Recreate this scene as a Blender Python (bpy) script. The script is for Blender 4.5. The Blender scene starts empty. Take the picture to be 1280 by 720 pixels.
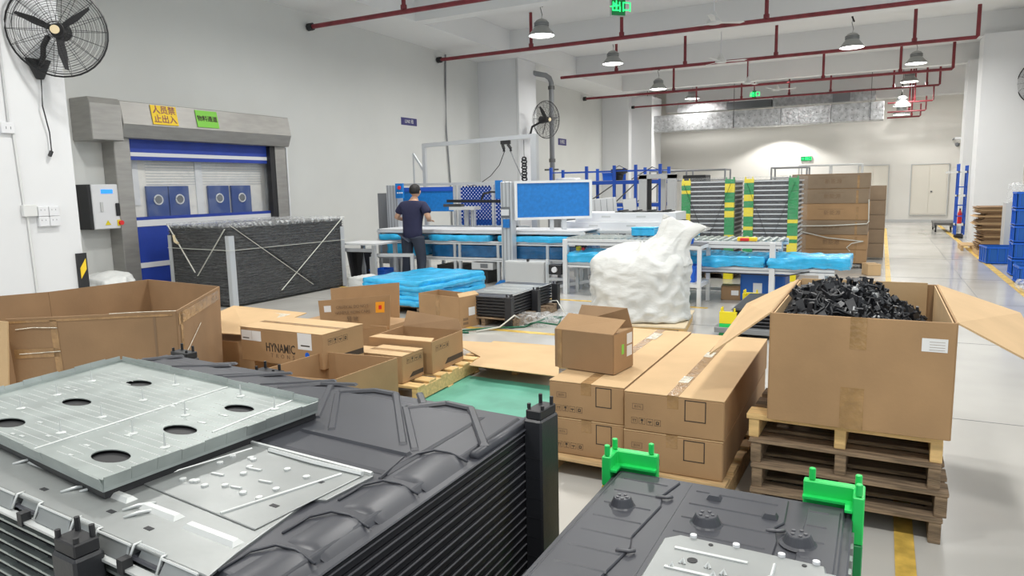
import bpy, bmesh, math, random
from mathutils import Vector, Matrix, noise
random.seed(7)
scene = bpy.context.scene
COL = scene.collection
PI = math.pi

# ---------------------------------------------------------------- camera, world, exposure
cam_d = bpy.data.cameras.new('camera'); cam = bpy.data.objects.new('camera', cam_d); COL.objects.link(cam)
scene.camera = cam
YAW, PITCH, ROLL, FPX = 0.480516, 0.140488, -0.0213, 884.38
cam_d.sensor_width = 36.0; cam_d.lens = FPX * 36.0 / 1280.0; cam_d.clip_end = 200; cam_d.clip_start = 0.05
_f = Vector((-math.sin(YAW)*math.cos(PITCH), math.cos(YAW)*math.cos(PITCH), -math.sin(PITCH)))
_r = Vector((math.cos(YAW), math.sin(YAW), 0)); _u = _r.cross(_f)
_r2 = _r*math.cos(ROLL) + _u*math.sin(ROLL); _u2 = -_r*math.sin(ROLL) + _u*math.cos(ROLL)
cam.matrix_world = Matrix(((_r2.x, _u2.x, -_f.x, 0), (_r2.y, _u2.y, -_f.y, 0), (_r2.z, _u2.z, -_f.z, 1.65), (0, 0, 0, 1)))

world = bpy.data.worlds.new('world'); scene.world = world; world.use_nodes = True
bg = world.node_tree.nodes['Background']; bg.inputs[0].default_value = (0.90, 0.96, 1.0, 1); bg.inputs[1].default_value = 0.75
scene.view_settings.view_transform = 'Standard'; scene.view_settings.look = 'None'
scene.view_settings.exposure = 0.15; scene.view_settings.gamma = 1.0; scene.view_settings.use_curve_mapping = False
LAMP_W = 84.0     # watts of each high-bay lamp

# ---------------------------------------------------------------- materials
def mat(name, c, rough=0.5, metal=0.0, var=0.0, vscale=6.0, bump=0.0, bscale=30.0, stretch=None, spec=None,
        coat=0.0, emit=None, alpha=None, trans=0.0, rvar=0.0, c2=None, detail=4.0):
    m = bpy.data.materials.new(name); m.use_nodes = True; nt = m.node_tree; b = nt.nodes['Principled BSDF']
    b.inputs['Base Color'].default_value = (*c, 1); b.inputs['Roughness'].default_value = rough
    b.inputs['Metallic'].default_value = metal; b.inputs['Coat Weight'].default_value = coat
    if spec is not None: b.inputs['Specular IOR Level'].default_value = spec
    if trans: b.inputs['Transmission Weight'].default_value = trans
    if alpha is not None: b.inputs['Alpha'].default_value = alpha
    if emit: b.inputs['Emission Color'].default_value = (*emit[0], 1); b.inputs['Emission Strength'].default_value = emit[1]
    if var or bump or rvar:
        tc = nt.nodes.new('ShaderNodeTexCoord'); mp = nt.nodes.new('ShaderNodeMapping')
        nt.links.new(tc.outputs['Object'], mp.inputs[0])
        if stretch: mp.inputs['Scale'].default_value = stretch
    if var or rvar:
        n = nt.nodes.new('ShaderNodeTexNoise'); n.inputs['Scale'].default_value = vscale; n.inputs['Detail'].default_value = detail
        nt.links.new(mp.outputs[0], n.inputs['Vector'])
    if var:
        r = nt.nodes.new('ShaderNodeValToRGB')
        lo = c2 if c2 else tuple(max(0, x*(1-var)) for x in c)
        hi = c if c2 else tuple(min(1, x*(1+var*0.6)) for x in c)
        r.color_ramp.elements[0].position = 0.35; r.color_ramp.elements[1].position = 0.68
        r.color_ramp.elements[0].color = (*lo, 1); r.color_ramp.elements[1].color = (*hi, 1)
        nt.links.new(n.outputs['Fac'], r.inputs[0]); nt.links.new(r.outputs[0], b.inputs['Base Color'])
    if rvar:
        mr = nt.nodes.new('ShaderNodeMapRange'); mr.inputs[3].default_value = max(0.02, rough-rvar); mr.inputs[4].default_value = min(1, rough+rvar)
        nt.links.new(n.outputs['Fac'], mr.inputs[0]); nt.links.new(mr.outputs[0], b.inputs['Roughness'])
    if bump:
        n2 = nt.nodes.new('ShaderNodeTexNoise'); n2.inputs['Scale'].default_value = bscale; n2.inputs['Detail'].default_value = 3
        nt.links.new(mp.outputs[0], n2.inputs['Vector'])
        bp = nt.nodes.new('ShaderNodeBump'); bp.inputs['Strength'].default_value = bump; bp.inputs['Distance'].default_value = 0.02
        nt.links.new(n2.outputs['Fac'], bp.inputs['Height']); nt.links.new(bp.outputs[0], b.inputs['Normal'])
    return m

def film_mat(name, tint, opacity, scale=25, stretch=(1, 1, 1), bump=0.6):
    """clear plastic film: transparent with glossy crinkles"""
    m = bpy.data.materials.new(name); m.use_nodes = True; nt = m.node_tree; N = nt.nodes; L = nt.links
    for n in list(N): N.remove(n)
    out = N.new('ShaderNodeOutputMaterial'); mix = N.new('ShaderNodeMixShader'); tr = N.new('ShaderNodeBsdfTransparent')
    pr = N.new('ShaderNodeBsdfPrincipled'); pr.inputs['Base Color'].default_value = (*tint, 1); pr.inputs['Roughness'].default_value = 0.18
    tc = N.new('ShaderNodeTexCoord'); mp = N.new('ShaderNodeMapping'); mp.inputs['Scale'].default_value = stretch
    n = N.new('ShaderNodeTexNoise'); n.inputs['Scale'].default_value = scale; n.inputs['Detail'].default_value = 5; n.inputs['Distortion'].default_value = 0.8
    L.new(tc.outputs['Object'], mp.inputs[0]); L.new(mp.outputs[0], n.inputs['Vector'])
    r = N.new('ShaderNodeValToRGB'); r.color_ramp.elements[0].position = 0.45; r.color_ramp.elements[1].position = 0.72
    r.color_ramp.elements[0].color = (opacity*0.35,)*3 + (1,); r.color_ramp.elements[1].color = (min(1, opacity*1.6),)*3 + (1,)
    bp = N.new('ShaderNodeBump'); bp.inputs['Strength'].default_value = bump; bp.inputs['Distance'].default_value = 0.03
    L.new(n.outputs['Fac'], r.inputs[0]); L.new(n.outputs['Fac'], bp.inputs['Height']); L.new(bp.outputs[0], pr.inputs['Normal'])
    L.new(r.outputs[0], mix.inputs[0]); L.new(tr.outputs[0], mix.inputs[1]); L.new(pr.outputs[0], mix.inputs[2]); L.new(mix.outputs[0], out.inputs[0])
    return m

M = {}
M['floor'] = mat('floor_epoxy', (0.55, 0.535, 0.50), 0.22, var=0.10, vscale=0.7, rvar=0.10, bump=0.03, bscale=3, coat=0.25)
M['wall'] = mat('wall_paint', (0.66, 0.67, 0.65), 0.75, var=0.04, vscale=0.6, bump=0.03, bscale=40)
M['wall_warm'] = mat('wall_paint_warm', (0.80, 0.785, 0.74), 0.75, var=0.03, vscale=0.5)
M['ceil'] = mat('ceiling_paint', (0.80, 0.81, 0.81), 0.85, var=0.03, vscale=0.4)
M['column'] = mat('column_paint', (0.74, 0.75, 0.76), 0.7, var=0.03, vscale=0.7)
M['yellow_line'] = mat('floor_yellow_paint', (0.74, 0.49, 0.10), 0.45, var=0.35, vscale=9)
M['door_cream'] = mat('door_cream', (0.78, 0.75, 0.67), 0.6)
M['card'] = mat('cardboard', (0.40, 0.245, 0.122), 0.8, var=0.10, vscale=3, bump=0.05, bscale=60)
M['card_lt'] = mat('cardboard_light', (0.60, 0.41, 0.22), 0.8, var=0.08, vscale=3, bump=0.05, bscale=60)
M['card_dk'] = mat('cardboard_brown', (0.31, 0.19, 0.098), 0.8, var=0.12, vscale=3, bump=0.05, bscale=60)
M['card_grey'] = mat('wrapped_cardboard', (0.27, 0.195, 0.125), 0.6, var=0.12, vscale=3)
M['card_edge'] = mat('cardboard_inside', (0.62, 0.45, 0.26), 0.85, var=0.08, vscale=8)
M['tape'] = mat('packing_tape', (0.38, 0.23, 0.105), 0.22, var=0.2, vscale=14, bump=0.25, bscale=40)
M['cleartape'] = mat('clear_tape', (0.75, 0.68, 0.55), 0.15, var=0.25, vscale=30, bump=0.6, bscale=60)
M['paper'] = mat('paper_label', (0.80, 0.80, 0.80), 0.6)
M['ink'] = mat('printed_ink', (0.05, 0.035, 0.025), 0.7)
M['ink_faded'] = mat('faded_print', (0.22, 0.14, 0.08), 0.8)
M['wood'] = mat('pallet_wood', (0.62, 0.42, 0.21), 0.75, var=0.25, vscale=5, stretch=(1, 8, 8), bump=0.2, bscale=20)
M['wood_new'] = mat('fresh_pine_wood', (0.74, 0.50, 0.22), 0.7, var=0.18, vscale=5, stretch=(1, 8, 8), bump=0.15, bscale=20)
M['wood_old'] = mat('weathered_wood', (0.27, 0.19, 0.12), 0.85, var=0.5, vscale=6, stretch=(1, 9, 9), bump=0.4, bscale=25)
M['ply'] = mat('plywood', (0.70, 0.58, 0.40), 0.7, var=0.08, vscale=4)
M['blackp'] = mat('black_plastic', (0.022, 0.023, 0.027), 0.42, bump=0.05, bscale=80)
M['tray'] = mat('dark_grey_plastic', (0.048, 0.050, 0.060), 0.40, var=0.12, vscale=3, rvar=0.05)
M['tray_lt'] = mat('grey_plastic_edge', (0.11, 0.11, 0.12), 0.4)
M['tray_gap'] = mat('near_black_plastic', (0.010, 0.010, 0.013), 0.5)
M['galv'] = mat('galvanised_sheet', (0.41, 0.45, 0.435), 0.42, metal=0.6, var=0.12, vscale=9, rvar=0.07, bump=0.03, bscale=12)
M['foil'] = mat('silver_foil', (0.37, 0.385, 0.38), 0.42, metal=0.7, var=0.08, vscale=5, bump=0.12, bscale=9)
M['bright'] = mat('bright_weld_metal', (0.66, 0.68, 0.67), 0.40, metal=0.4)
M['alu'] = mat('aluminium_profile', (0.58, 0.60, 0.62), 0.42, metal=0.45)
M['alu_white'] = mat('pale_aluminium', (0.76, 0.77, 0.78), 0.5, metal=0.2)
M['slot'] = mat('profile_slot', (0.16, 0.17, 0.18), 0.6)
M['steel'] = mat('brushed_steel', (0.40, 0.39, 0.37), 0.50, metal=0.7, var=0.10, vscale=3, stretch=(1, 1, 6), rvar=0.08)
M['steel_dk'] = mat('dark_steel', (0.14, 0.14, 0.14), 0.45, metal=0.6)
M['royal'] = mat('royal_blue_curtain', (0.020, 0.055, 0.36), 0.5, var=0.1, vscale=4)
M['rackblue'] = mat('rack_blue', (0.015, 0.09, 0.50), 0.45)
M['binblue'] = mat('bin_blue', (0.010, 0.13, 0.66), 0.42)
M['crateblue'] = mat('crate_blue', (0.012, 0.115, 0.44), 0.45)
M['panelblue'] = mat('panel_blue', (0.012, 0.19, 0.57), 0.35, var=0.12, vscale=18)
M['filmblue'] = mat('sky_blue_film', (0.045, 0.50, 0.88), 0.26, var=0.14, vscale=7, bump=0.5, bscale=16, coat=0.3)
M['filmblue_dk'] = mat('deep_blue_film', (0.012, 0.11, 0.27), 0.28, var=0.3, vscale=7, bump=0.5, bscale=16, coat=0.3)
M['sack'] = mat('white_sack', (0.70, 0.71, 0.69), 0.5, var=0.03, vscale=5, bump=0.9, bscale=6, stretch=(1, 1, 2.2))
M['white'] = mat('white_foam', (0.73, 0.74, 0.76), 0.6)
M['offwhite'] = mat('off_white_metal', (0.70, 0.71, 0.70), 0.45)
M['greypanel'] = mat('light_grey_panel', (0.56, 0.57, 0.57), 0.5)
M['lampgrey'] = mat('lamp_shade_grey', (0.36, 0.37, 0.36), 0.4, metal=0.3)
M['lampglow'] = mat('lamp_glow', (1, 1, 1), 0.5, emit=((1.0, 0.98, 0.94), 9.0))
M['redpipe'] = mat('red_pipe_paint', (0.235, 0.030, 0.040), 0.4, var=0.25, vscale=4)
M['greypipe'] = mat('grey_pipe', (0.26, 0.27, 0.28), 0.45, metal=0.3)
M['black'] = mat('matt_black', (0.018, 0.018, 0.020), 0.5)
M['green'] = mat('green_plastic', (0.015, 0.60, 0.115), 0.38)
M['green_dk'] = mat('deep_green_plastic', (0.010, 0.27, 0.075), 0.42)
M['yellow'] = mat('yellow_plastic', (0.80, 0.66, 0.02), 0.42)
M['mat_green'] = mat('green_sheet', (0.11, 0.36, 0.26), 0.55, var=0.16, vscale=4, bump=0.05, bscale=10)
M['navy'] = mat('navy_sign', (0.035, 0.030, 0.16), 0.5)
M['signyellow'] = mat('yellow_paper', (0.90, 0.62, 0.03), 0.6)
M['signgreen'] = mat('green_paper', (0.23, 0.62, 0.07), 0.6)
M['red'] = mat('red_plastic', (0.75, 0.03, 0.03), 0.4)
M['orange'] = mat('orange_sticker', (0.95, 0.38, 0.02), 0.5)
M['exitglow'] = mat('exit_green_glow', (0.0, 0.6, 0.1), 0.5, emit=((0.03, 1.0, 0.22), 1.6))
M['lcd'] = mat('lcd_blue', (0.02, 0.2, 0.9), 0.3, emit=((0.03, 0.28, 1.0), 0.9))
M['duct'] = mat('duct_insulation', (0.50, 0.51, 0.52), 0.38, metal=0.55, var=0.3, vscale=7, bump=0.9, bscale=9)
M['skin'] = mat('skin', (0.56, 0.33, 0.22), 0.55)
M['hair'] = mat('black_hair', (0.012, 0.011, 0.011), 0.6, bump=0.4, bscale=60)
M['shirt'] = mat('navy_cotton', (0.020, 0.022, 0.062), 0.85, bump=0.25, bscale=12)
M['jeans'] = mat('dark_denim', (0.028, 0.036, 0.058), 0.85, bump=0.25, bscale=14)
M['strap'] = mat('green_strapping', (0.012, 0.12, 0.06), 0.35)
M['strap_w'] = mat('white_strapping', (0.66, 0.66, 0.60), 0.5)
M['wrapdark'] = mat('dark_wrapped_load', (0.014, 0.015, 0.016), 0.25, var=0.6, vscale=5, stretch=(1.2, 1.2, 34), bump=1.0, bscale=11)
M['film'] = film_mat('clear_stretch_film', (0.85, 0.87, 0.88), 0.11, 14, (1, 1, 7))
M['film_dense'] = film_mat('crinkled_clear_film', (0.90, 0.92, 0.93), 0.40, 16)
M['glass'] = film_mat('clear_pvc_window', (0.55, 0.62, 0.70), 0.07, 3, (1, 1, 1), 0.05)
M['bulkbag'] = mat('pink_item', (0.55, 0.30, 0.32), 0.5)
M['offshirt'] = mat('tan_mottled', (0.72, 0.60, 0.38), 0.7)
M['mesh_bg'] = mat('cabinet_window_blue', (0.030, 0.070, 0.26), 0.4)

# ---------------------------------------------------------------- mesh building
class MB:
    def __init__(s): s.v = []; s.f = []; s.m = []; s.mi = 0; s.M = None
    def add(s, vs, fs):
        b = len(s.v)
        if s.M is not None: vs = [s.M @ Vector(p) for p in vs]
        s.v += [tuple(p) for p in vs]
        for f in fs: s.f.append(tuple(i+b for i in f)); s.m.append(s.mi)
        return s
    def box(s, x0, x1, y0, y1, z0, z1):
        return s.add([(x0,y0,z0),(x1,y0,z0),(x1,y1,z0),(x0,y1,z0),(x0,y0,z1),(x1,y0,z1),(x1,y1,z1),(x0,y1,z1)],
            [(0,3,2,1),(4,5,6,7),(0,1,5,4),(1,2,6,5),(2,3,7,6),(3,0,4,7)])
    def prism(s, poly, z0, z1, top=None):
        n = len(poly); t = top or poly
        vs = [(x,y,z0) for x,y in poly] + [(x,y,z1) for x,y in t]
        fs = [tuple(range(n))[::-1], tuple(range(n, 2*n))] + [(i,(i+1)%n,(i+1)%n+n,i+n) for i in range(n)]
        return s.add(vs, fs)
    def cyl(s, p0, p1, r, n=10, r1=None):
        return s.tube([p0, p1], r, n, r1)
    def tube(s, pts, r, n=8, r1=None):
        pts = [Vector(p) for p in pts]; k = len(pts); vs = []; fs = []
        for i, p in enumerate(pts):
            d = (pts[min(i+1, k-1)] - pts[max(i-1, 0)]).normalized()
            a = d.cross(Vector((0,0,1)));
            if a.length < 0.05: a = d.cross(Vector((0,1,0)))
            a.normalize(); b = d.cross(a)
            rr = r if r1 is None else r + (r1-r)*i/(k-1)
            for j in range(n):
                t = 2*PI*j/n; vs.append(p + a*math.cos(t)*rr + b*math.sin(t)*rr)
        for i in range(k-1):
            for j in range(n): fs.append((i*n+j, i*n+(j+1)%n, (i+1)*n+(j+1)%n, (i+1)*n+j))
        fs.append(tuple(range(n))[::-1]); fs.append(tuple(range((k-1)*n, k*n)))
        return s.add(vs, fs)
    def lathe(s, prof, n=24, cx=0, cy=0, cap=True):
        vs = []; fs = []
        for r, z in prof:
            for j in range(n): t = 2*PI*j/n; vs.append((cx+r*math.cos(t), cy+r*math.sin(t), z))
        k = len(prof)
        for i in range(k-1):
            for j in range(n): fs.append((i*n+j, i*n+(j+1)%n, (i+1)*n+(j+1)%n, (i+1)*n+j))
        if cap: fs.append(tuple(range(n))[::-1]); fs.append(tuple(range((k-1)*n, k*n)))
        return s.add(vs, fs)
    def plate(s, pts, th):
        """slab through a planar polygon given in 3D, thickness th along its normal"""
        P = [Vector(p) for p in pts]; n = (P[1]-P[0]).cross(P[2]-P[0]).normalized() * th/2; k = len(P)
        return s.add([p-n for p in P] + [p+n for p in P],
            [tuple(range(k))[::-1], tuple(range(k, 2*k))] + [(i,(i+1)%k,(i+1)%k+k,i+k) for i in range(k)])
    def bar(s, p0, p1, w, h=None):
        """square bar between two points"""
        h = h or w; p0 = Vector(p0); p1 = Vector(p1); d = (p1-p0).normalized()
        a = d.cross(Vector((0,0,1)))
        if a.length < 0.05: a = d.cross(Vector((0,1,0)))
        a.normalize(); b = a.cross(d)
        q = [a*sx*w/2 + b*sz*h/2 for sx, sz in ((-1,-1),(1,-1),(1,1),(-1,1))]
        return s.add([p0+x for x in q]+[p1+x for x in q], [(0,1,2,3),(7,6,5,4),(0,4,5,1),(1,5,6,2),(2,6,7,3),(3,7,4,0)])
    def build(s, name, m, parent=None, bevel=0, smooth=False, rel=False, loc=None, rot=None, seg=1):
        me = bpy.data.meshes.new(name)
        vs = s.v
        if rel and parent is not None:
            o_ = root_loc(parent); vs = [(x-o_[0], y-o_[1], z-o_[2]) for x, y, z in vs]
        me.from_pydata(vs, [], s.f)
        for mm in (m if isinstance(m, (list, tuple)) else [m]): me.materials.append(M[mm] if isinstance(mm, str) else mm)
        for p, i in zip(me.polygons, s.m): p.material_index = i
        if smooth: me.polygons.foreach_set('use_smooth', [True]*len(me.polygons))
        me.update()
        bm = bmesh.new(); bm.from_mesh(me); bmesh.ops.recalc_face_normals(bm, faces=bm.faces); bm.to_mesh(me); bm.free()
        o = bpy.data.objects.new(name, me); COL.objects.link(o)
        if parent is not None: o.parent = parent
        if loc: o.location = loc
        if rot is not None: o.rotation_euler = rot
        if bevel:
            b = o.modifiers.new('bevel', 'BEVEL'); b.width = bevel; b.segments = seg; b.limit_method = 'ANGLE'; b.angle_limit = 0.7
        return o

def root_loc(o):
    l = Vector((0,0,0))
    while o is not None: l += o.location; o = o.parent
    return l
def tag(o, label, cat, group=None):
    o['label'] = label; o['category'] = cat
    if group: o['group'] = group
    return o
def thing(name, label, cat, loc=(0,0,0), rz=0.0, group=None, rot=None):
    o = bpy.data.objects.new(name, None); COL.objects.link(o); o.location = loc; o.rotation_euler = rot or (0,0,rz)
    o.empty_display_size = 0.1
    return tag(o, label, cat, group)
def struct(o): o['kind'] = 'structure'; return o
def copy_tree(o, parent=None):
    c = o.copy(); COL.objects.link(c)
    if parent is not None: c.parent = parent
    for ch in list(o.children): copy_tree(ch, c)
    return c
def dup(o, loc, rz=None, label=None, group=None):
    c = copy_tree(o); c.location = loc
    if rz is not None: c.rotation_euler = (0,0,rz)
    if label: c['label'] = label
    if group: c['group'] = group
    return c
ORD = ['first','second','third','fourth','fifth','sixth','seventh','eighth','ninth','tenth','eleventh','twelfth','thirteenth','fourteenth','fifteenth','sixteenth','seventeenth','eighteenth','nineteenth','twentieth','twenty-first','twenty-second','twenty-third','twenty-fourth','twenty-fifth','twenty-sixth']
def B(*a): return MB().box(*a)
def rbox(name, m, parent, *a, bevel=0.0, **k): return MB().box(*a).build(name, m, parent, bevel=bevel, **k)
def text(s, size, m, parent, name='lettering', loc=(0,0,0), rot=(0,0,0), align='CENTER', depth=0.0008, bold=0.0, sx=1.0):
    cu = bpy.data.curves.new(name, 'FONT'); cu.body = s; cu.size = size; cu.align_x = align; cu.align_y = 'CENTER'
    cu.extrude = depth; cu.offset = bold; cu.space_line = 0.95; cu.resolution_u = 2
    t = bpy.data.objects.new('tmp', cu); COL.objects.link(t)
    bpy.context.view_layer.update()
    me = bpy.data.meshes.new_from_object(t.evaluated_get(bpy.context.evaluated_depsgraph_get()))
    bpy.data.objects.remove(t); bpy.data.curves.remove(cu)
    me.materials.clear(); me.materials.append(M[m]); me.name = name
    o = bpy.data.objects.new(name, me); COL.objects.link(o); o.parent = parent; o.location = loc; o.rotation_euler = rot; o.scale = (sx,1,1)
    return o
RX = (PI/2, 0, 0)          # text standing up, read from -Y
RWL = (PI/2, 0, PI/2)      # text on a wall that faces +X
def crumple(cx, cy, cz, sx, sy, sz, n=14, amp=0.02, freq=3.0, rnd=0.25, sag=0.0, seed=0, zfreq=1.0):
    """a soft rounded box with folds; returns an MB"""
    mb = MB(); vs = []; fs = []; idx = {}
    def key(p): return tuple(round(c, 4) for c in p)
    def vert(p):
        k = key(p)
        if k in idx: return idx[k]
        q = Vector(p); l = max(abs(q.x), abs(q.y), abs(q.z)); s_ = q.normalized()*l
        q = q*(1-rnd) + s_*rnd
        w = Vector((q.x*sx/2, q.y*sy/2, q.z*sz/2)); d = q.normalized()
        nn = noise.noise(Vector((w.x*freq+seed, w.y*freq, w.z*freq*zfreq)))*0.6 + (1-abs(noise.noise(Vector((w.x*freq*1.7, w.y*freq*1.7+seed, w.z*freq*2.1*zfreq)))*2))*0.4
        w += d*amp*nn
        if sag: w.z -= sag*(1-min(1, (w.x/(sx/2))**2))*(1 if w.z > 0 else 0)
        vs.append((w.x+cx, w.y+cy, w.z+cz)); idx[k] = len(vs)-1; return idx[k]
    for ax in range(3):
        for sg in (-1, 1):
            for i in range(n):
                for j in range(n):
                    c = []
                    for a, b in ((i,j),(i+1,j),(i+1,j+1),(i,j+1)):
                        p = [0,0,0]; p[ax] = sg; p[(ax+1)%3] = -1+2*a/n; p[(ax+2)%3] = -1+2*b/n; c.append(vert(p))
                    fs.append(tuple(c))
    mb.add(vs, fs); return mb
# ---------------------------------------------------------------- the setting
def sbox(name, m, *a, **k): return struct(rbox(name, m, None, *a, **k))
sbox('floor', 'floor', -10.8, 4.6, -4, 32, -0.2, 0)
wl = MB(); wl.box(-10.8, -10.5, -4, 32, 0, 5.85); struct(wl.build('wall_left', 'wall'))
sbox('wall_back', 'wall_warm', -10.8, 4.6, 31.8, 32.1, 0, 5.85)
sbox('wall_right', 'wall_warm', 4.3, 4.6, 19, 32, 0, 5.85)
sbox('ceiling', 'ceil', -10.8, 4.6, -4, 32, 5.85, 6.05)
for i, y in enumerate((-0.5, 4.2, 8.9, 13.55, 18.0, 22.7, 27.4)):
    sbox('trim_%d' % (i+1), 'ceil', -9.1, 4.3, y-0.35, y, 5.25, 5.85)
sbox('trim_8', 'ceil', -10.5, -9.1, -4, 31.8, 5.25, 5.85)
sbox('trim_9', 'ceil', 3.2, 4.3, -4, 31.8, 5.25, 5.85)
# columns on the left and right
sbox('trim_10', 'column', -10.5, -9.2, 4.0, 5.58, 0, 5.25)
sbox('trim_11', 'column', -10.5, -9.2, 18.3, 19.45, 0, 5.25)
sbox('trim_12', 'column', -10.5, -9.35, 28.6, 29.4, 0, 5.25)
sbox('trim_13', 'column', -9.35, -8.5, 29.0, 30.4, 0, 5.25)
sbox('trim_14', 'column', 2.13, 3.15, 22.0, 23.0, 0, 5.25)
sbox('trim_15', 'column', 2.2, 3.15, 26.4, 27.4, 0, 5.25)
sbox('trim_16', 'ceil', -8.5, 3.2, 31.2, 31.8, 4.75, 5.85)
sbox('baseboard_back', 'greypanel', -10.5, 4.3, 31.76, 31.8, 0, 0.10)
# yellow lines painted on the floor (4 mm proud so that they stay visible)
sbox('trim_17', 'yellow_line', 0.125, 0.205, 0.5, 27.5, 0, 0.004)
sbox('trim_18', 'yellow_line', 1.82, 1.93, 9, 29.5, 0, 0.004)
sbox('trim_19', 'yellow_line', -5.6, -2.6, 7.12, 7.21, 0, 0.004)
sbox('trim_20', 'yellow_line', -8.9, -2.0, 9.45, 9.53, 0, 0.004)
# floor joints
jm = MB()
for y in (2.9, 5.6, 8.3, 11.0, 13.7, 17.0, 21.0, 25.0): jm.box(-10.5, 4.3, y, y+0.006, 0.0, 0.0015)
for x in (1.25, -2.2): jm.box(x, x+0.006, -4, 31.8, 0.0, 0.0015)
struct(jm.build('trim_21', 'slot'))

def far_door(name, x0, x1, h):
    d = struct(rbox(name, 'door_cream', None, x0, x1, 31.76, 31.80, 0.28, h))
    for k in range(2):
        a = x0+0.03+(x1-x0-0.06)*k/2; b = a+(x1-x0-0.06)/2-0.02
        rbox('leaf', 'door_cream', d, a, b, 31.74, 31.76, 0.32, h-0.04)
    rbox('door_handle', 'steel_dk', d, (x0+x1)/2+0.05, (x0+x1)/2+0.11, 31.70, 31.74, 1.15, 1.2)
    fr = MB(); fr.box(x0-0.03, x0, 31.73, 31.8, 0.28, h+0.03); fr.box(x1, x1+0.03, 31.73, 31.8, 0.28, h+0.03); fr.box(x0, x1, 31.73, 31.8, h, h+0.03); fr.box(x0, x1, 31.73, 31.8, 0.26, 0.28)
    fr.build('door_frame', 'greypanel', d)
far_door('door_1', -0.85, 0.20, 2.22)
far_door('door_2', 1.0, 2.22, 2.20)

# high-speed roll door in the left wall, mouth at X -10.5
dr = struct(rbox('door_3', 'steel', None, -10.5, -10.2, 6.82, 7.08, 0, 2.62, bevel=0.01))
rbox('jamb', 'steel', dr, -10.5, -10.2, 10.02, 10.28, 0, 2.62, bevel=0.01)
hp = [(-10.5, 2.52), (-10.12, 2.52), (-10.04, 2.72), (-10.10, 3.06), (-10.5, 3.06)]
def yprism(poly, y0, y1): return MB().add([(x,y0,z) for x,z in poly]+[(x,y1,z) for x,z in poly],
    [tuple(range(len(poly))), tuple(range(len(poly),2*len(poly)))[::-1]]+[(i,(i+1)%len(poly),(i+1)%len(poly)+len(poly),i+len(poly)) for i in range(len(poly))])
yprism(hp, 6.90, 10.30).build('roller_housing', 'steel', dr, bevel=0.008)
hp2 = [(-10.5, 2.46), (-10.03, 2.46), (-10.03, 2.98), (-10.08, 3.07), (-10.5, 3.07)]
yprism(hp2, 6.40, 6.88).build('motor_box', 'steel', dr, bevel=0.01)
rbox('guide_gasket', 'black', dr, -10.34, -10.22, 9.90, 10.02, 0, 2.52)
rbox('curtain_upper', 'royal', dr, -10.33, -10.31, 7.08, 9.95, 2.32, 2.55)
rbox('curtain_upper_band', 'royal', dr, -10.33, -10.31, 7.08, 9.95, 2.20, 2.26)
rbox('white_band', 'white', dr, -10.33, -10.305, 7.08, 9.95, 2.26, 2.32)
rbox('clear_window', 'glass', dr, -10.33, -10.31, 7.08, 9.95, 1.32, 2.20)
rbox('curtain_stripe', 'royal', dr, -10.33, -10.305, 7.08, 9.95, 1.27, 1.32)
rbox('white_band', 'white', dr, -10.33, -10.30, 7.08, 9.95, 1.17, 1.27)
rbox('curtain_middle', 'royal', dr, -10.33, -10.31, 7.08, 9.95, 0.60, 1.17)
rbox('white_band', 'white', dr, -10.33, -10.30, 7.08, 9.95, 0.52, 0.60)
rbox('curtain_lower', 'royal', dr, -10.33, -10.31, 7.08, 9.95, 0.02, 0.52)
rbox('corner_post', 'alu_white', dr, -10.24, -10.19, 10.29, 10.32, 0, 2.5)
# what the clear window shows: pale shutter wall and blue cabinets with round windows, the lit bay's brightness put into the pale wall colour
rbox('bay_wall', 'wall_warm', dr, -10.50, -10.49, 7.08, 9.98, 0, 2.52)
for k in range(9): rbox('shutter_slat', 'greypanel', dr, -10.49, -10.484, 7.5, 9.9, 1.82+0.045*k, 1.835+0.045*k)
rbox('bay_post', 'column', dr, -10.49, -10.47, 8.42, 8.56, 1.2, 2.5); rbox('bay_post', 'white', dr, -10.49, -10.47, 7.10, 7.36, 1.5, 2.5)
for y0 in (7.46, 7.86, 8.64, 9.14):
    w_ = 0.38 if y0 < 8.5 else 0.44
    c_ = rbox('bay_cabinet', 'mesh_bg', dr, -10.48, -10.44, y0, y0+w_, 1.25, 1.80)
    yc = y0+w_/2
    MB().tube([(-10.43, yc+0.075*math.cos(a*PI/8), 1.58+0.075*math.sin(a*PI/8)) for a in range(17)], 0.012, 6).build('porthole_ring', 'white', c_)
    MB().cyl((-10.44, yc, 1.58), (-10.425, yc, 1.58), 0.065, 12).build('porthole_glass', 'slot', c_)

def sign(name, label, cat, m, y0, y1, z0, z1, x=-10.02, parts=(), rz=0):
    t = thing(name, label, cat, (x, (y0+y1)/2, (z0+z1)/2), rot=(0, 0, 0))
    rbox('sheet', m, t, 0, 0.006, -(y1-y0)/2, (y1-y0)/2, -(z1-z0)/2, (z1-z0)/2)
    for s_, sz, dz, mm in parts: text(s_, sz, mm, t, loc=(0.008, 0, dz), rot=RWL, bold=0.002)
    return t
sg = sign('warning_sign', 'yellow paper notice with two lines of characters on the steel door housing', 'sign', 'signyellow', 7.39, 7.84, 2.74, 3.04, x=-10.062,
     parts=(('人员禁', 0.135, 0.073, 'redpipe'), ('止出入', 0.135, -0.070, 'redpipe'))); sg.rotation_euler = (0, -0.175, 0)
sg = sign('notice_sign', 'green paper notice with one line of black characters on the door housing', 'sign', 'signgreen', 8.20, 8.63, 2.75, 3.03, x=-10.062,
     parts=(('物料通道', 0.10, 0.0, 'ink'),)); sg.rotation_euler = (0, -0.175, 0)
t = sign('wall_sign', 'small navy name plate high on the left wall above the workstation', 'sign', 'navy', 14.47, 15.13, 3.24, 3.42, x=-10.5, parts=(('LINE 线', 0.11, 0, 'greypanel'),))
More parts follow.
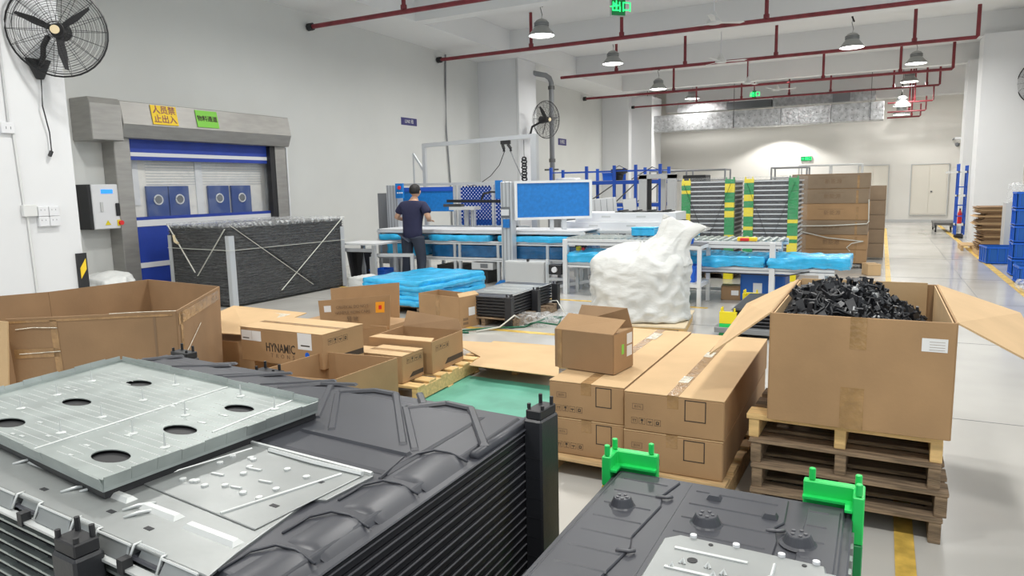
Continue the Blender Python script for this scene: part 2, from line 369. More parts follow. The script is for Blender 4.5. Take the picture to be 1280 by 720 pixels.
t = sign('wall_sign', 'small navy name plate on the left wall beyond the second column, over the blue racks', 'sign', 'navy', 24.0, 24.75, 3.16, 3.40, x=-10.5, parts=(('仓储区', 0.15, 0, 'greypanel'),))

# control box beside the door
t = thing('control_box', 'white control box with blue display and red stop button beside the roll door', 'control box', (-10.5, 6.62, 1.17))
rbox('housing', 'white', t, 0.02, 0.28, -0.20, 0.27, 0, 0.66, bevel=0.01); rbox('side_plate', 'black', t, 0.0, 0.27, -0.25, -0.205, 0, 0.66)
rbox('display', 'lcd', t, 0.281, 0.287, -0.06, 0.12, 0.525, 0.585, bevel=0); rbox('handle', 'greypanel', t, 0.281, 0.295, -0.09, -0.05, 0.26, 0.40)
rbox('switch_panel', 'black', t, 0.281, 0.30, 0.14, 0.21, 0.19, 0.38, bevel=0.01)
rbox('button_plate', 'yellow', t, 0.281, 0.29, 0.15, 0.25, 0.04, 0.13); MB().cyl((0.29, 0.20, 0.085), (0.32, 0.20, 0.085), 0.035, 14).build('stop_button', 'red', t)
MB().add([(0.283,-0.04,0.06),(0.283,0.05,0.06),(0.283,0.005,0.13),(0.287,-0.04,0.06),(0.287,0.05,0.06),(0.287,0.005,0.13)],[(0,1,2),(3,5,4),(0,3,4,1),(1,4,5,2),(2,5,3,0)]).build('warning_triangle', 'yellow', t)
# conduits, sockets, hazard guard on the near column (face X -9.2)
t = thing('socket_bank', 'bank of four white sockets with a junction box on the near column', 'socket', (-9.2, 5.08, 1.30))
rbox('junction_box', 'offwhite', t, 0, 0.06, -0.19, -0.03, 0.13, 0.27, bevel=0.005)
for a in (0, 1):
    for b in (0, 1):
        s_ = rbox('socket', 'white', t, 0, 0.055, -0.02+a*0.13, 0.105+a*0.13, b*0.125, 0.12+b*0.125, bevel=0.006)
        for q in (0.03, 0.075): rbox('slot', 'slot', s_, 0.055, 0.057, -0.02+a*0.13+q, -0.015+a*0.13+q, 0.07+b*0.125, 0.085+b*0.125)
t = thing('wall_socket', 'single white socket high on the near column left of the hanging fan cord', 'socket', (-9.2, 4.83, 2.41))
rbox('plate', 'white', t, 0, 0.045, -0.07, 0.08, 0, 0.13, bevel=0.006); [rbox('slot', 'slot', t, 0.045, 0.047, y, y+0.006, 0.05, 0.08) for y in (-0.02, 0.03)]
tag(MB().tube([(-9.185, 4.86, 4.6), (-9.185, 4.86, 2.54)], 0.012, 6).build('conduit', 'greypanel'), 'thin grey conduit running up the near column from the high socket', 'conduit')
tag(MB().tube([(-9.185, 4.93, 1.42), (-9.185, 4.90, 2.41)], 0.014, 6).build('conduit', 'offwhite'), 'white conduit between the single socket and the socket bank', 'conduit')
tag(MB().tube([(-9.185, 4.97, 0.0), (-9.185, 4.95, 1.43)], 0.014, 6).build('conduit', 'offwhite'), 'white conduit below the socket bank down to the floor', 'conduit')
t = thing('corner_guard', 'black and yellow striped corner guard at the foot of the near column', 'guard', (-9.2, 5.48, 0.0))
rbox('rubber_strip', 'black', t, 0.0, 0.03, 0.0, 0.13, 0.1, 0.93)
for z in (0.15, 0.60): MB().add([(0.031,0.03,z),(0.031,0.11,z+0.12),(0.031,0.11,z+0.26),(0.031,0.03,z+0.14),(0.036,0.03,z),(0.036,0.11,z+0.12),(0.036,0.11,z+0.26),(0.036,0.03,z+0.14)],
    [(0,1,2,3),(7,6,5,4),(0,4,5,1),(1,5,6,2),(2,6,7,3),(3,7,4,0)]).build('yellow_stripe', 'signyellow', t)
tag(MB().tube([(-10.47, 16.55, 5.2), (-10.47, 16.5, 4.4), (-10.46, 16.45, 3.2), (-10.47, 16.6, 1.6), (-10.47, 16.6, 0.3)], 0.022, 8).build('wall_cable', 'greypipe'), 'dark cable running down the left wall behind the hoist frame', 'cable')
tag(MB().tube([(-9.25, 18.27, 5.2), (-9.25, 18.27, 2.0), (-9.25, 18.27, 0)], 0.012, 6).build('conduit', 'greypanel'), 'thin conduit running down the front of the second column', 'conduit')
t = thing('drain_pipe', 'grey vertical pipe with an elbow at its top beside the second column', 'pipe', (-8.95, 20.0, 0))
MB().tube([(0, 0, 0), (0, 0, 4.75), (-0.03, -0.06, 4.88), (-0.1, -0.2, 4.95), (-0.3, -0.7, 4.97)], 0.075, 12).build('pipe_run', 'greypipe', t, smooth=True)
for z in (2.4, 4.55): MB().cyl((0,0,z), (0,0,z+0.1), 0.10, 12).build('coupling', 'steel_dk', t)
rbox('pipe_bracket', 'steel_dk', t, -0.25, 0.2, -0.03, 0.03, 2.15, 2.2)

# ---------------------------------------------------------------- fans
def wall_fan(name, label, loc, rz, tilt, R=0.50, rot0=0.22):
    """axis of the blades = local X of the empty; loc = cage centre"""
    t = thing(name, label, 'fan', loc, rz)
    A = Matrix.Rotation(tilt, 4, 'Y')
    mb = MB(); mb.M = A
    ring = lambda x, r: [(x, r*math.cos(a*2*PI/36), r*math.sin(a*2*PI/36)) for a in range(37)]
    mb.tube(ring(0, R), 0.012, 6); mb.tube(ring(-0.09, R*0.93), 0.005, 4); mb.tube(ring(0.12, 0.09), 0.006, 4)
    mb.build('cage_rim', 'black', t)
    for side, nm in ((1, 'front_grille'), (-1, 'rear_grille')):
        g = MB(); g.M = A
        for q in range(1, 20 if side > 0 else 9):
            r = R*q/(20 if side > 0 else 9); x = side*0.12*(1-(r/R)**2)**0.6 if side > 0 else -0.12*(1-(r/R)**2)**0.6
            g.tube([(x, r*math.cos(a*PI/14), r*math.sin(a*PI/14)) for a in range(29)], 0.0024, 3)
        for k in range(18):
            a = k*2*PI/18
            g.tube([(side*0.12*(1-(r*r))**0.6, R*r*math.cos(a), R*r*math.sin(a)) for r in (0.15, 0.4, 0.65, 0.85, 0.97, 1.0)], 0.0032, 3)
        g.build(nm, 'black', t)
    for k in range(3):
        a = k*2*PI/3 + rot0; bl = MB(); bl.M = A @ Matrix.Rotation(a, 4, 'X')
        bl.add([(0.02, 0.05, -0.03), (0.03, 0.25, -0.055), (0.02, 0.44, -0.035), (0.0, 0.46, 0.0), (-0.03, 0.25, 0.03), (-0.02, 0.05, 0.03),
                (0.025, 0.05, -0.03), (0.036, 0.25, -0.055), (0.026, 0.44, -0.035), (0.006, 0.46, 0.0), (-0.024, 0.25, 0.03), (-0.014, 0.05, 0.03)],
               [(0,1,2,3,4,5), (11,10,9,8,7,6)] + [(i,(i+1)%6,(i+1)%6+6,i+6) for i in range(6)])
        bl.build('blade', 'black', t)
    h = MB(); h.M = A; h.cyl((-0.22, 0, 0), (0.04, 0, 0), 0.11, 16, 0.08); h.build('motor', 'black', t, smooth=False)
    h = MB(); h.M = A; h.cyl((0.12, 0, 0), (0.135, 0, 0), 0.05, 16); h.build('hub_badge', 'offshirt', t)
    return t
f1 = wall_fan('wall_fan', 'large black wall fan on the near column above the sockets', (-8.80, 5.32, 3.62), -0.95, 0.10, R=0.53, rot0=0.67)
f1.rotation_euler = (0, 0, -0.76)
def fan_mount(t, bx, by, bz, x2, y2, z2, m='black'):
    l = t.location; R_ = t.rotation_euler.to_matrix().inverted()
    P = lambda x, y, z: R_ @ (Vector((x, y, z)) - l)
    MB().tube([P(bx, by, bz), P(bx+(x2-bx)*0.4, by+(y2-by)*0.4, bz+(z2-bz)*0.15+0.05), P((bx+x2)/2, (by+y2)/2, bz+(z2-bz)*0.7), P(x2, y2, z2)], 0.032, 8).build('bracket_arm', 'black', t, smooth=True)
fan_mount(f1, -9.15, 5.27, 3.24, -8.9, 5.26, 3.55)
l = f1.location; Ri = f1.rotation_euler.to_matrix().inverted(); P = lambda x, y, z: tuple(Ri @ (Vector((x, y, z)) - l))
MB().plate([P(-9.17, 5.12, 3.32), P(-9.17, 5.42, 3.32), P(-9.17, 5.31, 3.08), P(-9.17, 5.23, 3.08)], 0.05).build('mount_plate', 'black', f1, bevel=0.01)
MB().tube([P(-9.15, 5.27, 3.08), P(-9.13, 5.24, 2.76), P(-9.15, 5.30, 2.45), P(-9.15, 5.30, 2.22)], 0.008, 6).build('cord', 'black', f1)
MB().tube([P(-9.15, 5.30, 2.22), P(-9.15, 5.27, 2.16)], 0.022, 6).build('plug', 'black', f1)
f2 = wall_fan('wall_fan', 'black wall fan on the second column above the blue panels', (-8.55, 18.75, 3.55), -0.35, 0.05, R=0.52)
fan_mount(f2, -9.18, 18.5, 3.05, -8.7, 18.72, 3.5)
f3 = wall_fan('wall_fan', 'black wall fan at the right edge beside the right column', (3.33, 21.7, 3.95), -2.2, 0.05, R=0.55)
fan_mount(f3, 3.12, 22.2, 3.5, 3.3, 21.9, 3.9)

def ceiling_fan(loc, label):
    t = thing('ceiling_fan', label, 'ceiling fan', loc, random.uniform(0, 2))
    MB().cyl((0,0,0.1), (0,0,5.85-loc[2]), 0.015, 8).build('rod', 'white', t)
    MB().lathe([(0.14, -0.02), (0.15, 0.02), (0.09, 0.08), (0.03, 0.22)], 18).build('motor', 'offwhite', t, smooth=False)
    MB().cyl((0,0,5.72-loc[2]), (0,0,5.85-loc[2]), 0.05, 10).build('canopy', 'black', t)
    for k in range(3):
        b = MB(); b.M = Matrix.Rotation(k*2*PI/3, 4, 'Z')
        b.add([(0.12,-0.05,0.01),(0.6,-0.075,0.03),(0.68,0.0,0.03),(0.6,0.06,0.01),(0.12,0.05,0.0),(0.12,-0.05,0.016),(0.6,-0.075,0.036),(0.68,0,0.036),(0.6,0.06,0.016),(0.12,0.05,0.006)],
              [(4,3,2,1,0),(5,6,7,8,9)]+[(i,(i+1)%5,(i+1)%5+5,i+5) for i in range(5)])
        b.build('blade', 'offwhite', t)
ceiling_fan((-3.20, 15.3, 4.90), 'white ceiling fan nearest the camera, at the top centre')
ceiling_fan((-3.98, 20.0, 4.87), 'white ceiling fan behind the second red pipe, second from the camera')
ceiling_fan((-4.1, 25.2, 4.93), 'white ceiling fan beside the hanging green exit sign near the duct')
ceiling_fan((-3.55, 27.75, 4.95), 'white ceiling fan farthest back in front of the duct')

# ---------------------------------------------------------------- high-bay lamps
def lamp(loc, label, light=True):
    t = thing('pendant_lamp', label, 'lamp', loc)
    MB().lathe([(0.29, 0), (0.285, 0.03), (0.17, 0.17), (0.15, 0.20)], 28, cap=False).build('shade', 'lampgrey', t, smooth=True)
    MB().lathe([(0.155, 0.19), (0.16, 0.22), (0.16, 0.28), (0.12, 0.33), (0.06, 0.36)], 24).build('ballast', 'lampgrey', t)
    for k in range(3): MB().lathe([(0.165, 0.205+0.03*k), (0.168, 0.212+0.03*k), (0.165, 0.219+0.03*k)], 24).build('cooling_fin', 'slot', t)
    MB().lathe([(0.27, 0.006), (0.27, 0.014)], 28).build('diffuser', 'lampglow', t)
    MB().tube([(0,0,0.36), (0.02,0,0.45), (-0.02,0,0.6), (0,0,0.75), (0, 0, 5.85-loc[2])], 0.008, 6).build('chain', 'steel_dk', t)
    MB().tube([(0.03,0,0.62), (-0.02,0,0.75), (0.0,0.02,0.86)], 0.022, 6).build('cable_gland', 'black', t)
    if light: highbay(loc, t)
def highbay(loc, parent=None, w=None):
    L = bpy.data.lights.new('high_bay_light', 'AREA'); L.shape = 'DISK'; L.size = 0.5; L.energy = w or LAMP_W; L.color = (1.0, 0.985, 0.95); L.spread = PI*0.94
    o = bpy.data.objects.new('high_bay_light', L); COL.objects.link(o); o.location = (0,0,-0.02) if parent else loc
    if parent: o.parent = parent
for loc, lb in (((-6.91, 14.95, 5.0), 'grey bell lamp nearest the camera, above the first red pipe'),
                ((-6.80, 19.4, 5.0), 'grey bell lamp behind the nearest one, just above the second red pipe'),
                ((-6.90, 24.3, 4.86), 'bright bell lamp third back in the left row, over the third red pipe'),
                ((-6.86, 29.0, 5.0), 'small bell lamp at the far end of the left row above the duct'),
                ((-0.83, 20.3, 4.95), 'pale flat bell lamp in the middle between fans and right lamps'),
                ((0.72, 24.5, 5.0), 'grey bell lamp at the front of the right row, above the aisle'),
                ((0.68, 28.9, 5.0), 'grey bell lamp second in the right row above the aisle'),
                ((0.50, 29.45, 4.25), 'small bell lamp right of the duct end, third in the right row'),
                ((0.52, 30.9, 4.06), 'smallest bell lamp, lowest of the right row beside the duct end')):
    lamp(loc, lb, light=loc[1] < 29.2)
for x in (-6.9, -3.0, 0.7):            # the same rows go on overhead, above the frame
    for y in (0.8, 5.5, 10.2): highbay((x, y, 5.0))
highbay((-3.0, 26.5, 5.0)); highbay((0.7, 15, 5.0)); highbay((0.7, 19.7, 5.0)); 
sp = bpy.data.lights.new('wall_washer', 'SPOT'); sp.energy = 260; sp.spot_size = math.radians(128); sp.spot_blend = 0.25; sp.shadow_soft_size = 0.08; sp.color = (1, 0.98, 0.94)
so_ = bpy.data.objects.new('wall_washer', sp); COL.objects.link(so_); so_.location = (-3.7, 30.6, 3.95)

# ---------------------------------------------------------------- red sprinkler pipes
def red_pipe(label, x0, x1, y, z, drops, endrise=None, r=0.045, wallcap=True, m='redpipe'):
    t = thing('sprinkler_pipe', label, 'pipe', (x0, y, z))
    pts = [(0,0,0), (x1-x0,0,0)]
    if endrise: pts += [(x1-x0+0.03, 0, 0.03), (x1-x0+0.03, 0, endrise)]
    MB().tube(pts, r, 10).build('pipe_run', m, t, smooth=False)
    for d in drops:
        MB().cyl((d-x0, 0, 0), (d-x0, 0, 5.84-z), r*0.9, 8).build('drop_pipe', m, t)
        MB().cyl((d-x0, 0, 0.04), (d-x0, 0, 0.12), r*1.35, 8).build('coupling', m, t)
    if wallcap: MB().cyl((-0.02,0,0), (0.10,0,0), r*1.7, 8).build('wall_flange', 'black', t)
G = 'red pipes under the ceiling'
red_pipe('red ceiling pipe nearest the camera, entering at the upper left', -10.45, 3.2, 11.4, 4.96, (-8.1, -3.6))
red_pipe('second red ceiling pipe, above the first column and behind the first lamp', -10.45, 3.2, 16.15, 5.0, (-7.75, -5.45, -2.3, 0.9))
red_pipe('third red ceiling pipe, starting at the grey elbow pipe', -9.0, 1.85, 20.85, 5.0, (-7.2, -5.15, -2.7, 0.55), 0.75, wallcap=False)
red_pipe('fourth red ceiling pipe, passing the third lamp, riser at its right end', -10.4, 1.75, 26.3, 5.0, (-6.9, -4.3, -1.9, 0.35), 0.8)
red_pipe('fifth thin red ceiling pipe just in front of the duct', -9.2, 1.55, 28.6, 4.80, (-6.6, -4.9, -3.2, -1.8, 0.2, 1.2), 0.6, 0.035)
red_pipe('short dark red pipe right of the duct, highest of the three', 0.05, 1.45, 29.9, 4.42, (0.9,), 0.5, 0.03, wallcap=False)
red_pipe('short dark red pipe right of the duct, middle of the three', 0.05, 1.25, 30.2, 4.12, (0.75,), 0.5, 0.03, wallcap=False)
red_pipe('short dark red pipe right of the duct, lowest of the three', 0.05, 1.1, 30.5, 3.94, (0.85,), 0.45, 0.03, wallcap=False)

# ---------------------------------------------------------------- duct
t = thing('air_duct', 'silver insulated air duct under the ceiling before the back wall', 'duct', (-8.8, 29.3, 3.80))
for k in range(5):
    rbox('duct_section', 'duct', t, 1.75*k, 1.75*k+1.745, 0, 0.6, 0, 0.66, bevel=0.02)
pn = MB()
for k in range(44):
    for zz in (0.14, 0.44): pn.cyl((0.1+0.2*k, -0.012, zz+0.03*math.sin(k*2.1)), (0.1+0.2*k, 0.0, zz+0.03*math.sin(k*2.1)), 0.018, 6)
pn.build('insulation_pins', 'steel_dk', t)['kind'] = 'stuff'
for x in (0.02, 3.5, 8.3): rbox('hanger_rod', 'steel_dk', t, x, x+0.02, -0.03, -0.01, 0, 1.9)
t = thing('air_duct', 'upper silver duct lying behind the long insulated duct', 'duct', (-7.7, 29.95, 4.58))
for k in range(2): rbox('duct_section', 'duct', t, 3.75*k, 3.75*k+2.0+1.6*k, 0, 0.5, 0, 0.42, bevel=0.02)
rbox('plenum', 'slot', t, 1.9, 3.7, 0.02, 0.45, 0.02, 0.3); rbox('damper_box', 'greypipe', t, 5.9, 6.5, -0.1, 0, 0.0, 0.4)
# exit signs
def exit_sign(label, loc, w=0.36, h=0.16, rod=True, rz=0):
    t = thing('exit_sign', label, 'exit sign', loc, rz)
    rbox('housing', 'greypanel', t, -w/2, w/2, 0, 0.06, -h/2, h/2)
    rbox('face', 'green_dk', t, -w/2+0.01, w/2-0.01, -0.006, 0, -h/2+0.01, h/2-0.01)
    text('出口', h*0.66, 'exitglow', t, loc=(w*0.2, -0.012, 0), rot=RX, bold=0.003); text('→', h*0.7, 'exitglow', t, loc=(-w*0.32, -0.012, 0), rot=RX, bold=0.002)
    if rod: rbox('hanger', 'redpipe', t, -0.02, 0.02, 0.02, 0.05, h/2, 5.85-loc[2])
exit_sign('lit green exit sign hanging at the top edge in front of a red pipe', (-4.62, 13.5, 5.02), 0.30, 0.32, rz=0.75)
exit_sign('tiny lit green exit sign hanging beside the far ceiling fan', (-4.50, 29.0, 4.99), 0.16, 0.30)
exit_sign('green exit sign mounted on the back wall above the doors', (-2.81, 31.72, 2.58), 0.42, 0.2, rod=False)
# security cameras by the back right corner
t = thing('security_camera', 'white bullet camera high by the back right corner', 'camera', (2.3, 30.9, 3.1))
MB().cyl((0,0,0), (0.22,-0.1,-0.02), 0.05, 12).build('body', 'white', t); MB().cyl((0.22,-0.1,-0.02), (0.26,-0.12,-0.024), 0.042, 12).build('lens', 'black', t); rbox('bracket', 'greypipe', t, -0.03, 0.02, 0, 0.9, -0.02, 0.03)
t = thing('security_camera', 'dark dome camera just below the white bullet camera', 'camera', (2.38, 30.9, 2.88))
MB().lathe([(0.02,-0.08),(0.07,-0.04),(0.08,0.02),(0.08,0.05)], 14).build('dome', 'slot', t); rbox('bracket', 'greypipe', t, -0.02, 0.02, 0, 0.9, 0.04, 0.07)
# ---------------------------------------------------------------- pallets and cartons
def pallet(label, w, d, h, loc, rz=0, m='wood', n=7, gap=0.35, bottom=0, name='wooden_pallet', group=None, mf=None, seed=0):
    """w along X (the boards), d along Y (the stringers); origin = centre of the foot"""
    rr = random.Random(seed+11)
    t = thing(name, label, 'pallet', loc, rz, group)
    p = d/n; bw = p*(1-gap)
    for i in range(n):
        y = -d/2 + p*i + (p-bw)*i/(n-1); e = rr.uniform(-0.008, 0.008)
        mm = (mf if (mf and i == 0) else m)
        rbox('board', mm, t, -w/2+e, w/2+e, y, y+bw, h-(0.028 if (mf and i == 0) else 0.02), h, bevel=0.003)
    for k in (-1, 0, 1):
        x = k*(w/2-0.03)
        rbox('stringer', mf or m, t, x-0.025, x+0.025, -d/2+0.005, d/2-0.005, 0.018 if bottom else 0, h-0.02, bevel=0.003)
    for i in range(bottom):
        y = -d/2 + (d-0.09)*i/(bottom-1)
        rbox('bottom_board', m, t, -w/2, w/2, y, y+0.09, 0, 0.018, bevel=0.002)
    return t

def carton_walls(poly, z0, z1, th=0.008, floor=True):
    mb = MB(); n = len(poly)
    for i in range(n):
        a = poly[i]; b = poly[(i+1)%n]
        mb.plate([(a[0],a[1],z0),(b[0],b[1],z0),(b[0],b[1],z1),(a[0],a[1],z1)], th)
    if floor: mb.prism(poly, z0, z0+th)
    return mb

def closed_carton(label, w, d, h, loc, rz=0, m='card', top='card_lt', seam='x', tape='tape', cat='carton', group=None, name='cardboard_box'):  # lighter top flaps: strong light from above is put into their colour
    t = thing(name, label, cat, loc, rz, group)
    rbox('body', m, t, -w/2, w/2, -d/2, d/2, 0, h-0.006, bevel=0.006)
    if seam == 'x':
        rbox('flap', top, t, -w/2, w/2, -d/2, -0.002, h-0.0055, h, bevel=0.001); rbox('flap', top, t, -w/2, w/2, 0.002, d/2, h-0.0055, h, bevel=0.001)
        if tape: rbox('tape', tape, t, -w/2-0.001, w/2+0.001, -0.03, 0.03, h-0.001, h+0.0012)
    else:
        rbox('flap', top, t, -w/2, -0.002, -d/2, d/2, h-0.0055, h, bevel=0.001); rbox('flap', top, t, 0.002, w/2, -d/2, d/2, h-0.0055, h, bevel=0.001)
        if tape: rbox('tape', tape, t, -0.03, 0.03, -d/2-0.001, d/2+0.001, h-0.001, h+0.0012)
    return t

def icons(t, x, z, s, y, n=4, m='ink', axis='y', arrow=False):
    """handling marks printed on a carton face (axis y: face towards -Y, x: face towards +X)"""
    mb = MB(); th = 0.0006
    def bx(a0, a1, b0, b1):
        if axis == 'y': mb.box(a0, a1, y-th, y, b0, b1)
        else: mb.box(y, y+th, a0, a1, b0, b1)
    for k in range(n):
        a = x + k*s*1.25
        lw = s*0.04
        bx(a, a+s, z, z+lw); bx(a, a+s, z+s-lw, z+s); bx(a, a+lw, z, z+s); bx(a+s-lw, a+s, z, z+s)
        if k == 0: bx(a+s*.3, a+s*.38, z+s*.2, z+s*.65); bx(a+s*.62, a+s*.70, z+s*.2, z+s*.65); bx(a+s*.2, a+s*.48, z+s*.62, z+s*.72); bx(a+s*.52, a+s*.80, z+s*.62, z+s*.72)
        if k == 1: bx(a+s*.3, a+s*.7, z+s*.5, z+s*.85); bx(a+s*.46, a+s*.54, z+s*.2, z+s*.5); bx(a+s*.3, a+s*.7, z+s*.15, z+s*.2)
        if k == 2: bx(a+s*.2, a+s*.8, z+s*.45, z+s*.6); bx(a+s*.46, a+s*.54, z+s*.15, z+s*.5)
        if k == 3: bx(a+s*.25, a+s*.75, z+s*.2, z+s*.35); bx(a+s*.25, a+s*.4, z+s*.35, z+s*.7); bx(a+s*.6, a+s*.75, z+s*.35, z+s*.7); bx(a+s*.4, a+s*.6, z+s*.62, z+s*.74)
    return mb.build('printed_marks', m, t)
def outline(t, x0, x1, z0, z1, y, lw=0.004, m='ink_faded', name='printed_frame'):
    mb = MB(); th = 0.0006
    for a in ((x0,x1,z0,z0+lw),(x0,x1,z1-lw,z1),(x0,x0+lw,z0,z1),(x1-lw,x1,z0,z1)): mb.box(a[0],a[1],y-th,y,a[2],a[3])
    return mb.build(name, m, t)

# ---- right: stack of four pallets carrying the big open carton
for k in range(4):
    nm = ['lowest weathered pallet under the big carton of black scraps', 'second weathered pallet from the floor under the big scrap carton',
          'third weathered pallet from the floor under the big scrap carton', 'fresh yellow-orange pallet topmost in the stack, right under the big scrap carton'][k]
    pallet(nm, 0.84+0.02*(k%2), 1.28, 0.122, (-0.105+(0.015 if k in (1,) else 0), 4.20+0.02*k, 0.122*k), 0.0-0.01*k, m='wood_old', n=7, gap=0.3, mf='wood_new' if k == 3 else None, seed=k)
t = thing('open_carton', 'big brown open-topped carton full of black plastic scraps on a pallet stack', 'carton', (-0.065, 4.225, 0.490))
W2, D2, HT = 0.385, 0.645, 0.535
carton_walls([(-W2,-D2),(W2,-D2),(W2,D2),(-W2,D2)], 0, HT, 0.010).build('body', 'card', t, bevel=0.002)
MB().plate([(-W2,-D2,HT),(-W2-0.29,-D2,HT-0.235),(-W2-0.30,D2-0.1,HT-0.16),(-W2,D2,HT)], 0.008).build('flap', 'card_lt', t)
MB().plate([(W2,-D2,HT),(W2+0.36,-D2+0.02,HT-0.20),(W2+0.40,D2-0.1,HT-0.13),(W2,D2,HT)], 0.008).build('flap', 'card_lt', t)
rbox('inner_lining', 'card_lt', t, W2-0.016, W2-0.010, -D2+0.01, D2-0.02, 0.02, HT-0.004); rbox('inner_lining', 'card_lt', t, -W2+0.010, -W2+0.016, -D2+0.01, D2-0.02, 0.02, HT-0.004)
MB().plate([(-W2+0.02,D2-0.012,HT-0.3),(W2-0.05,D2-0.012,HT-0.3),(W2-0.05,D2-0.012,HT+0.01),(-W2+0.02,D2-0.012,HT+0.01)], 0.008).build('inner_flap', 'card_lt', t)
rbox('tape', 'tape', t, -0.035, 0.035, -D2-0.0065, -D2-0.005, HT-0.15, HT+0.001); rbox('tape', 'tape', t, -0.065, 0.035, -D2-0.0065, -D2-0.005, 0, 0.20)
lb = rbox('label', 'paper', t, 0.255, 0.355, -D2-0.0065, -D2-0.005, HT-0.135, HT-0.075)
for q in range(4): rbox('printed_line', 'ink_faded', lb, 0.285, 0.345, -D2-0.007, -D2-0.0065, HT-0.127+0.012*q, HT-0.1255+0.012*q)
# scraps: black moulded clips heaped inside
def scrap_mesh(kind):
    mb = MB()
    if kind == 0: mb.box(-.05,.05,-.012,.012,-.004,.004); mb.box(-.05,-.042,-.012,.012,0,.03); mb.box(.042,.05,-.012,.012,0,.03); mb.box(-.004,.004,-.012,.012,0,.022)
    elif kind == 1: mb.tube([(-.05,0,0),(-.02,.012,.01),(.02,-.008,.015),(.055,0,0)], .006, 5); mb.box(.04,.06,-.015,.015,-.006,.006)
    elif kind == 2: mb.box(-.035,.035,-.02,-.014,0,.03); mb.box(-.035,.035,.014,.02,0,.03); mb.box(-.035,.035,-.02,.02,0,.005); mb.cyl((0,-.02,.015),(0,.02,.015),.009,6)
    elif kind == 3: mb.plate([(-.06,-.02,0),(.06,-.012,0),(.05,.02,0),(-.05,.022,0)], .005); mb.box(-.02,.02,-.01,.01,0,.018)
    elif kind == 4: mb.lathe([(.016,-.02),(.022,0),(.012,.02)], 7); mb.box(-.045,.045,-.005,.005,-.004,.004)
    else: mb.plate([(-.03,0,-.03),(.03,0,-.03),(.005,0,.05),(-.005,0,.05)], .006); mb.box(-.03,.03,-.02,.02,-.032,-.026)
    return mb
protos = []
for k in range(6):
    o = scrap_mesh(k).build('plastic_scrap', 'blackp'); tag(o, 'black moulded plastic clip in the heap in the big open carton', 'plastic part', 'black plastic scraps in the big carton'); protos.append(o)
def heap(x, y):      # height of the heap in carton coordinates
    u = (x+0.10)/0.42; v = (y-0.05)/0.75
    e = max(0.0, 1-u*u*0.9-v*v*0.55)
    return HT-0.11 + 0.155*e**1.1 - 0.08*max(0, (x-0.08)/0.25) - 0.10*max(0, (y-0.15)/0.5) + 0.012*noise.noise(Vector((x*14, y*14, 0)))
hm = MB(); nx, ny = 22, 34; vs = []; fs = []
for i in range(nx+1):
    for j in range(ny+1):
        x = -W2+0.012+(2*W2-0.024)*i/nx; y = -D2+0.012+(2*D2-0.04)*j/ny; vs.append((x, y, heap(x, y)-0.03+0.02*noise.noise(Vector((x*30,y*30,2)))))
for i in range(nx):
    for j in range(ny): a = i*(ny+1)+j; fs.append((a, a+ny+1, a+ny+2, a+1))
hm.add(vs, fs); o = hm.build('scrap_bed', 'blackp'); o.location = t.location
tag(o, 'mass of small black plastic scraps lying deeper in the big open carton', 'plastic parts'); o['kind'] = 'stuff'
first = [True]*6
for k in range(290):
    x = random.uniform(-W2+0.05, W2-0.05); y = -D2+0.05+(2*D2-0.1)*random.random()**1.25
    kk = random.randrange(6)
    if first[kk]: o = protos[kk]; first[kk] = False
    else: o = protos[kk].copy(); COL.objects.link(o)
    o.location = (t.location.x+x, t.location.y+y, t.location.z+heap(x, y)+random.uniform(-0.005, 0.018)); o.rotation_euler = [random.uniform(0, 6.28) for _ in range(3)]
    s = random.uniform(0.7, 1.15); o.scale = (s, s, s)
for k in range(9):
    x = random.uniform(-0.05, 0.3); y = random.uniform(-0.6, -0.1)
    o = scrap_mesh(2 if k % 2 else 4).build('plastic_scrap', 'greypanel'); tag(o, 'pale grey plastic part among the black scraps in the big carton', 'plastic part', 'pale parts in the scrap heap')
    o.location = (t.location.x+x, t.location.y+y, t.location.z+heap(x, y)+0.015); o.rotation_euler = [random.uniform(0, 6.28) for _ in range(3)]
    o.scale = (0.7,)*3

# ---- four long cartons on a pallet, small open carton on top
pallet('wooden pallet carrying the four long brown cartons', 1.05, 1.75, 0.12, (-1.14, 4.42, 0), -0.02, m='wood', n=9, gap=0.4, seed=20)
def long_carton(label, w, d, h, x, y, z, rz, marks=True):
    c = closed_carton(label, w, d, h, (x, y, z), rz, seam='y', tape='tape')
    f = -d/2
    if marks:
        s_ = w/0.5
        outline(c, w*0.06*1+0.03, w*0.06+0.03+0.105*s_, h*0.40, h*0.40+0.115, f, 0.0055, 'ink')
        outline(c, -w/2+0.045, -w/2+0.105, h*0.55, h*0.55+0.032, f, 0.003); text('BOX', 0.018, 'ink_faded', c, loc=(-w/2+0.075, f-0.0005, h*0.55+0.016), rot=RX)
        icons(c, -w/2+0.04, h*0.18, 0.034, f, 4, 'ink')
        rbox('tape_end', 'tape', c, -0.03, 0.03, f-0.001, f, h-0.07, h)
    return c
hl = 0.215
c1 = long_carton('long brown carton, lower left of the four, on the pallet', 0.445, 1.62, hl, -1.435, 4.42, 0.12, 0.012)
c2 = long_carton('long brown carton, lower right of the four, beside the tall pallet stack', 0.53, 1.62, hl, -0.935, 4.38, 0.12, 0.01)
c3 = long_carton('long brown carton, upper left of the four, under the small open carton', 0.45, 1.62, hl, -1.435, 4.42, 0.12+hl+0.002, 0.010)
c4 = long_carton('long brown carton, upper right of the four, with the flap shadow on its top', 0.53, 1.62, hl, -0.93, 4.38, 0.12+hl+0.002, 0.008)
for c, y0 in ((c4, -0.55), (c4, 0.1)): MB().box(-0.035, 0.02, y0, y0+0.14, hl+0.001, hl+0.004).build('crinkled_tape', 'cleartape', c)
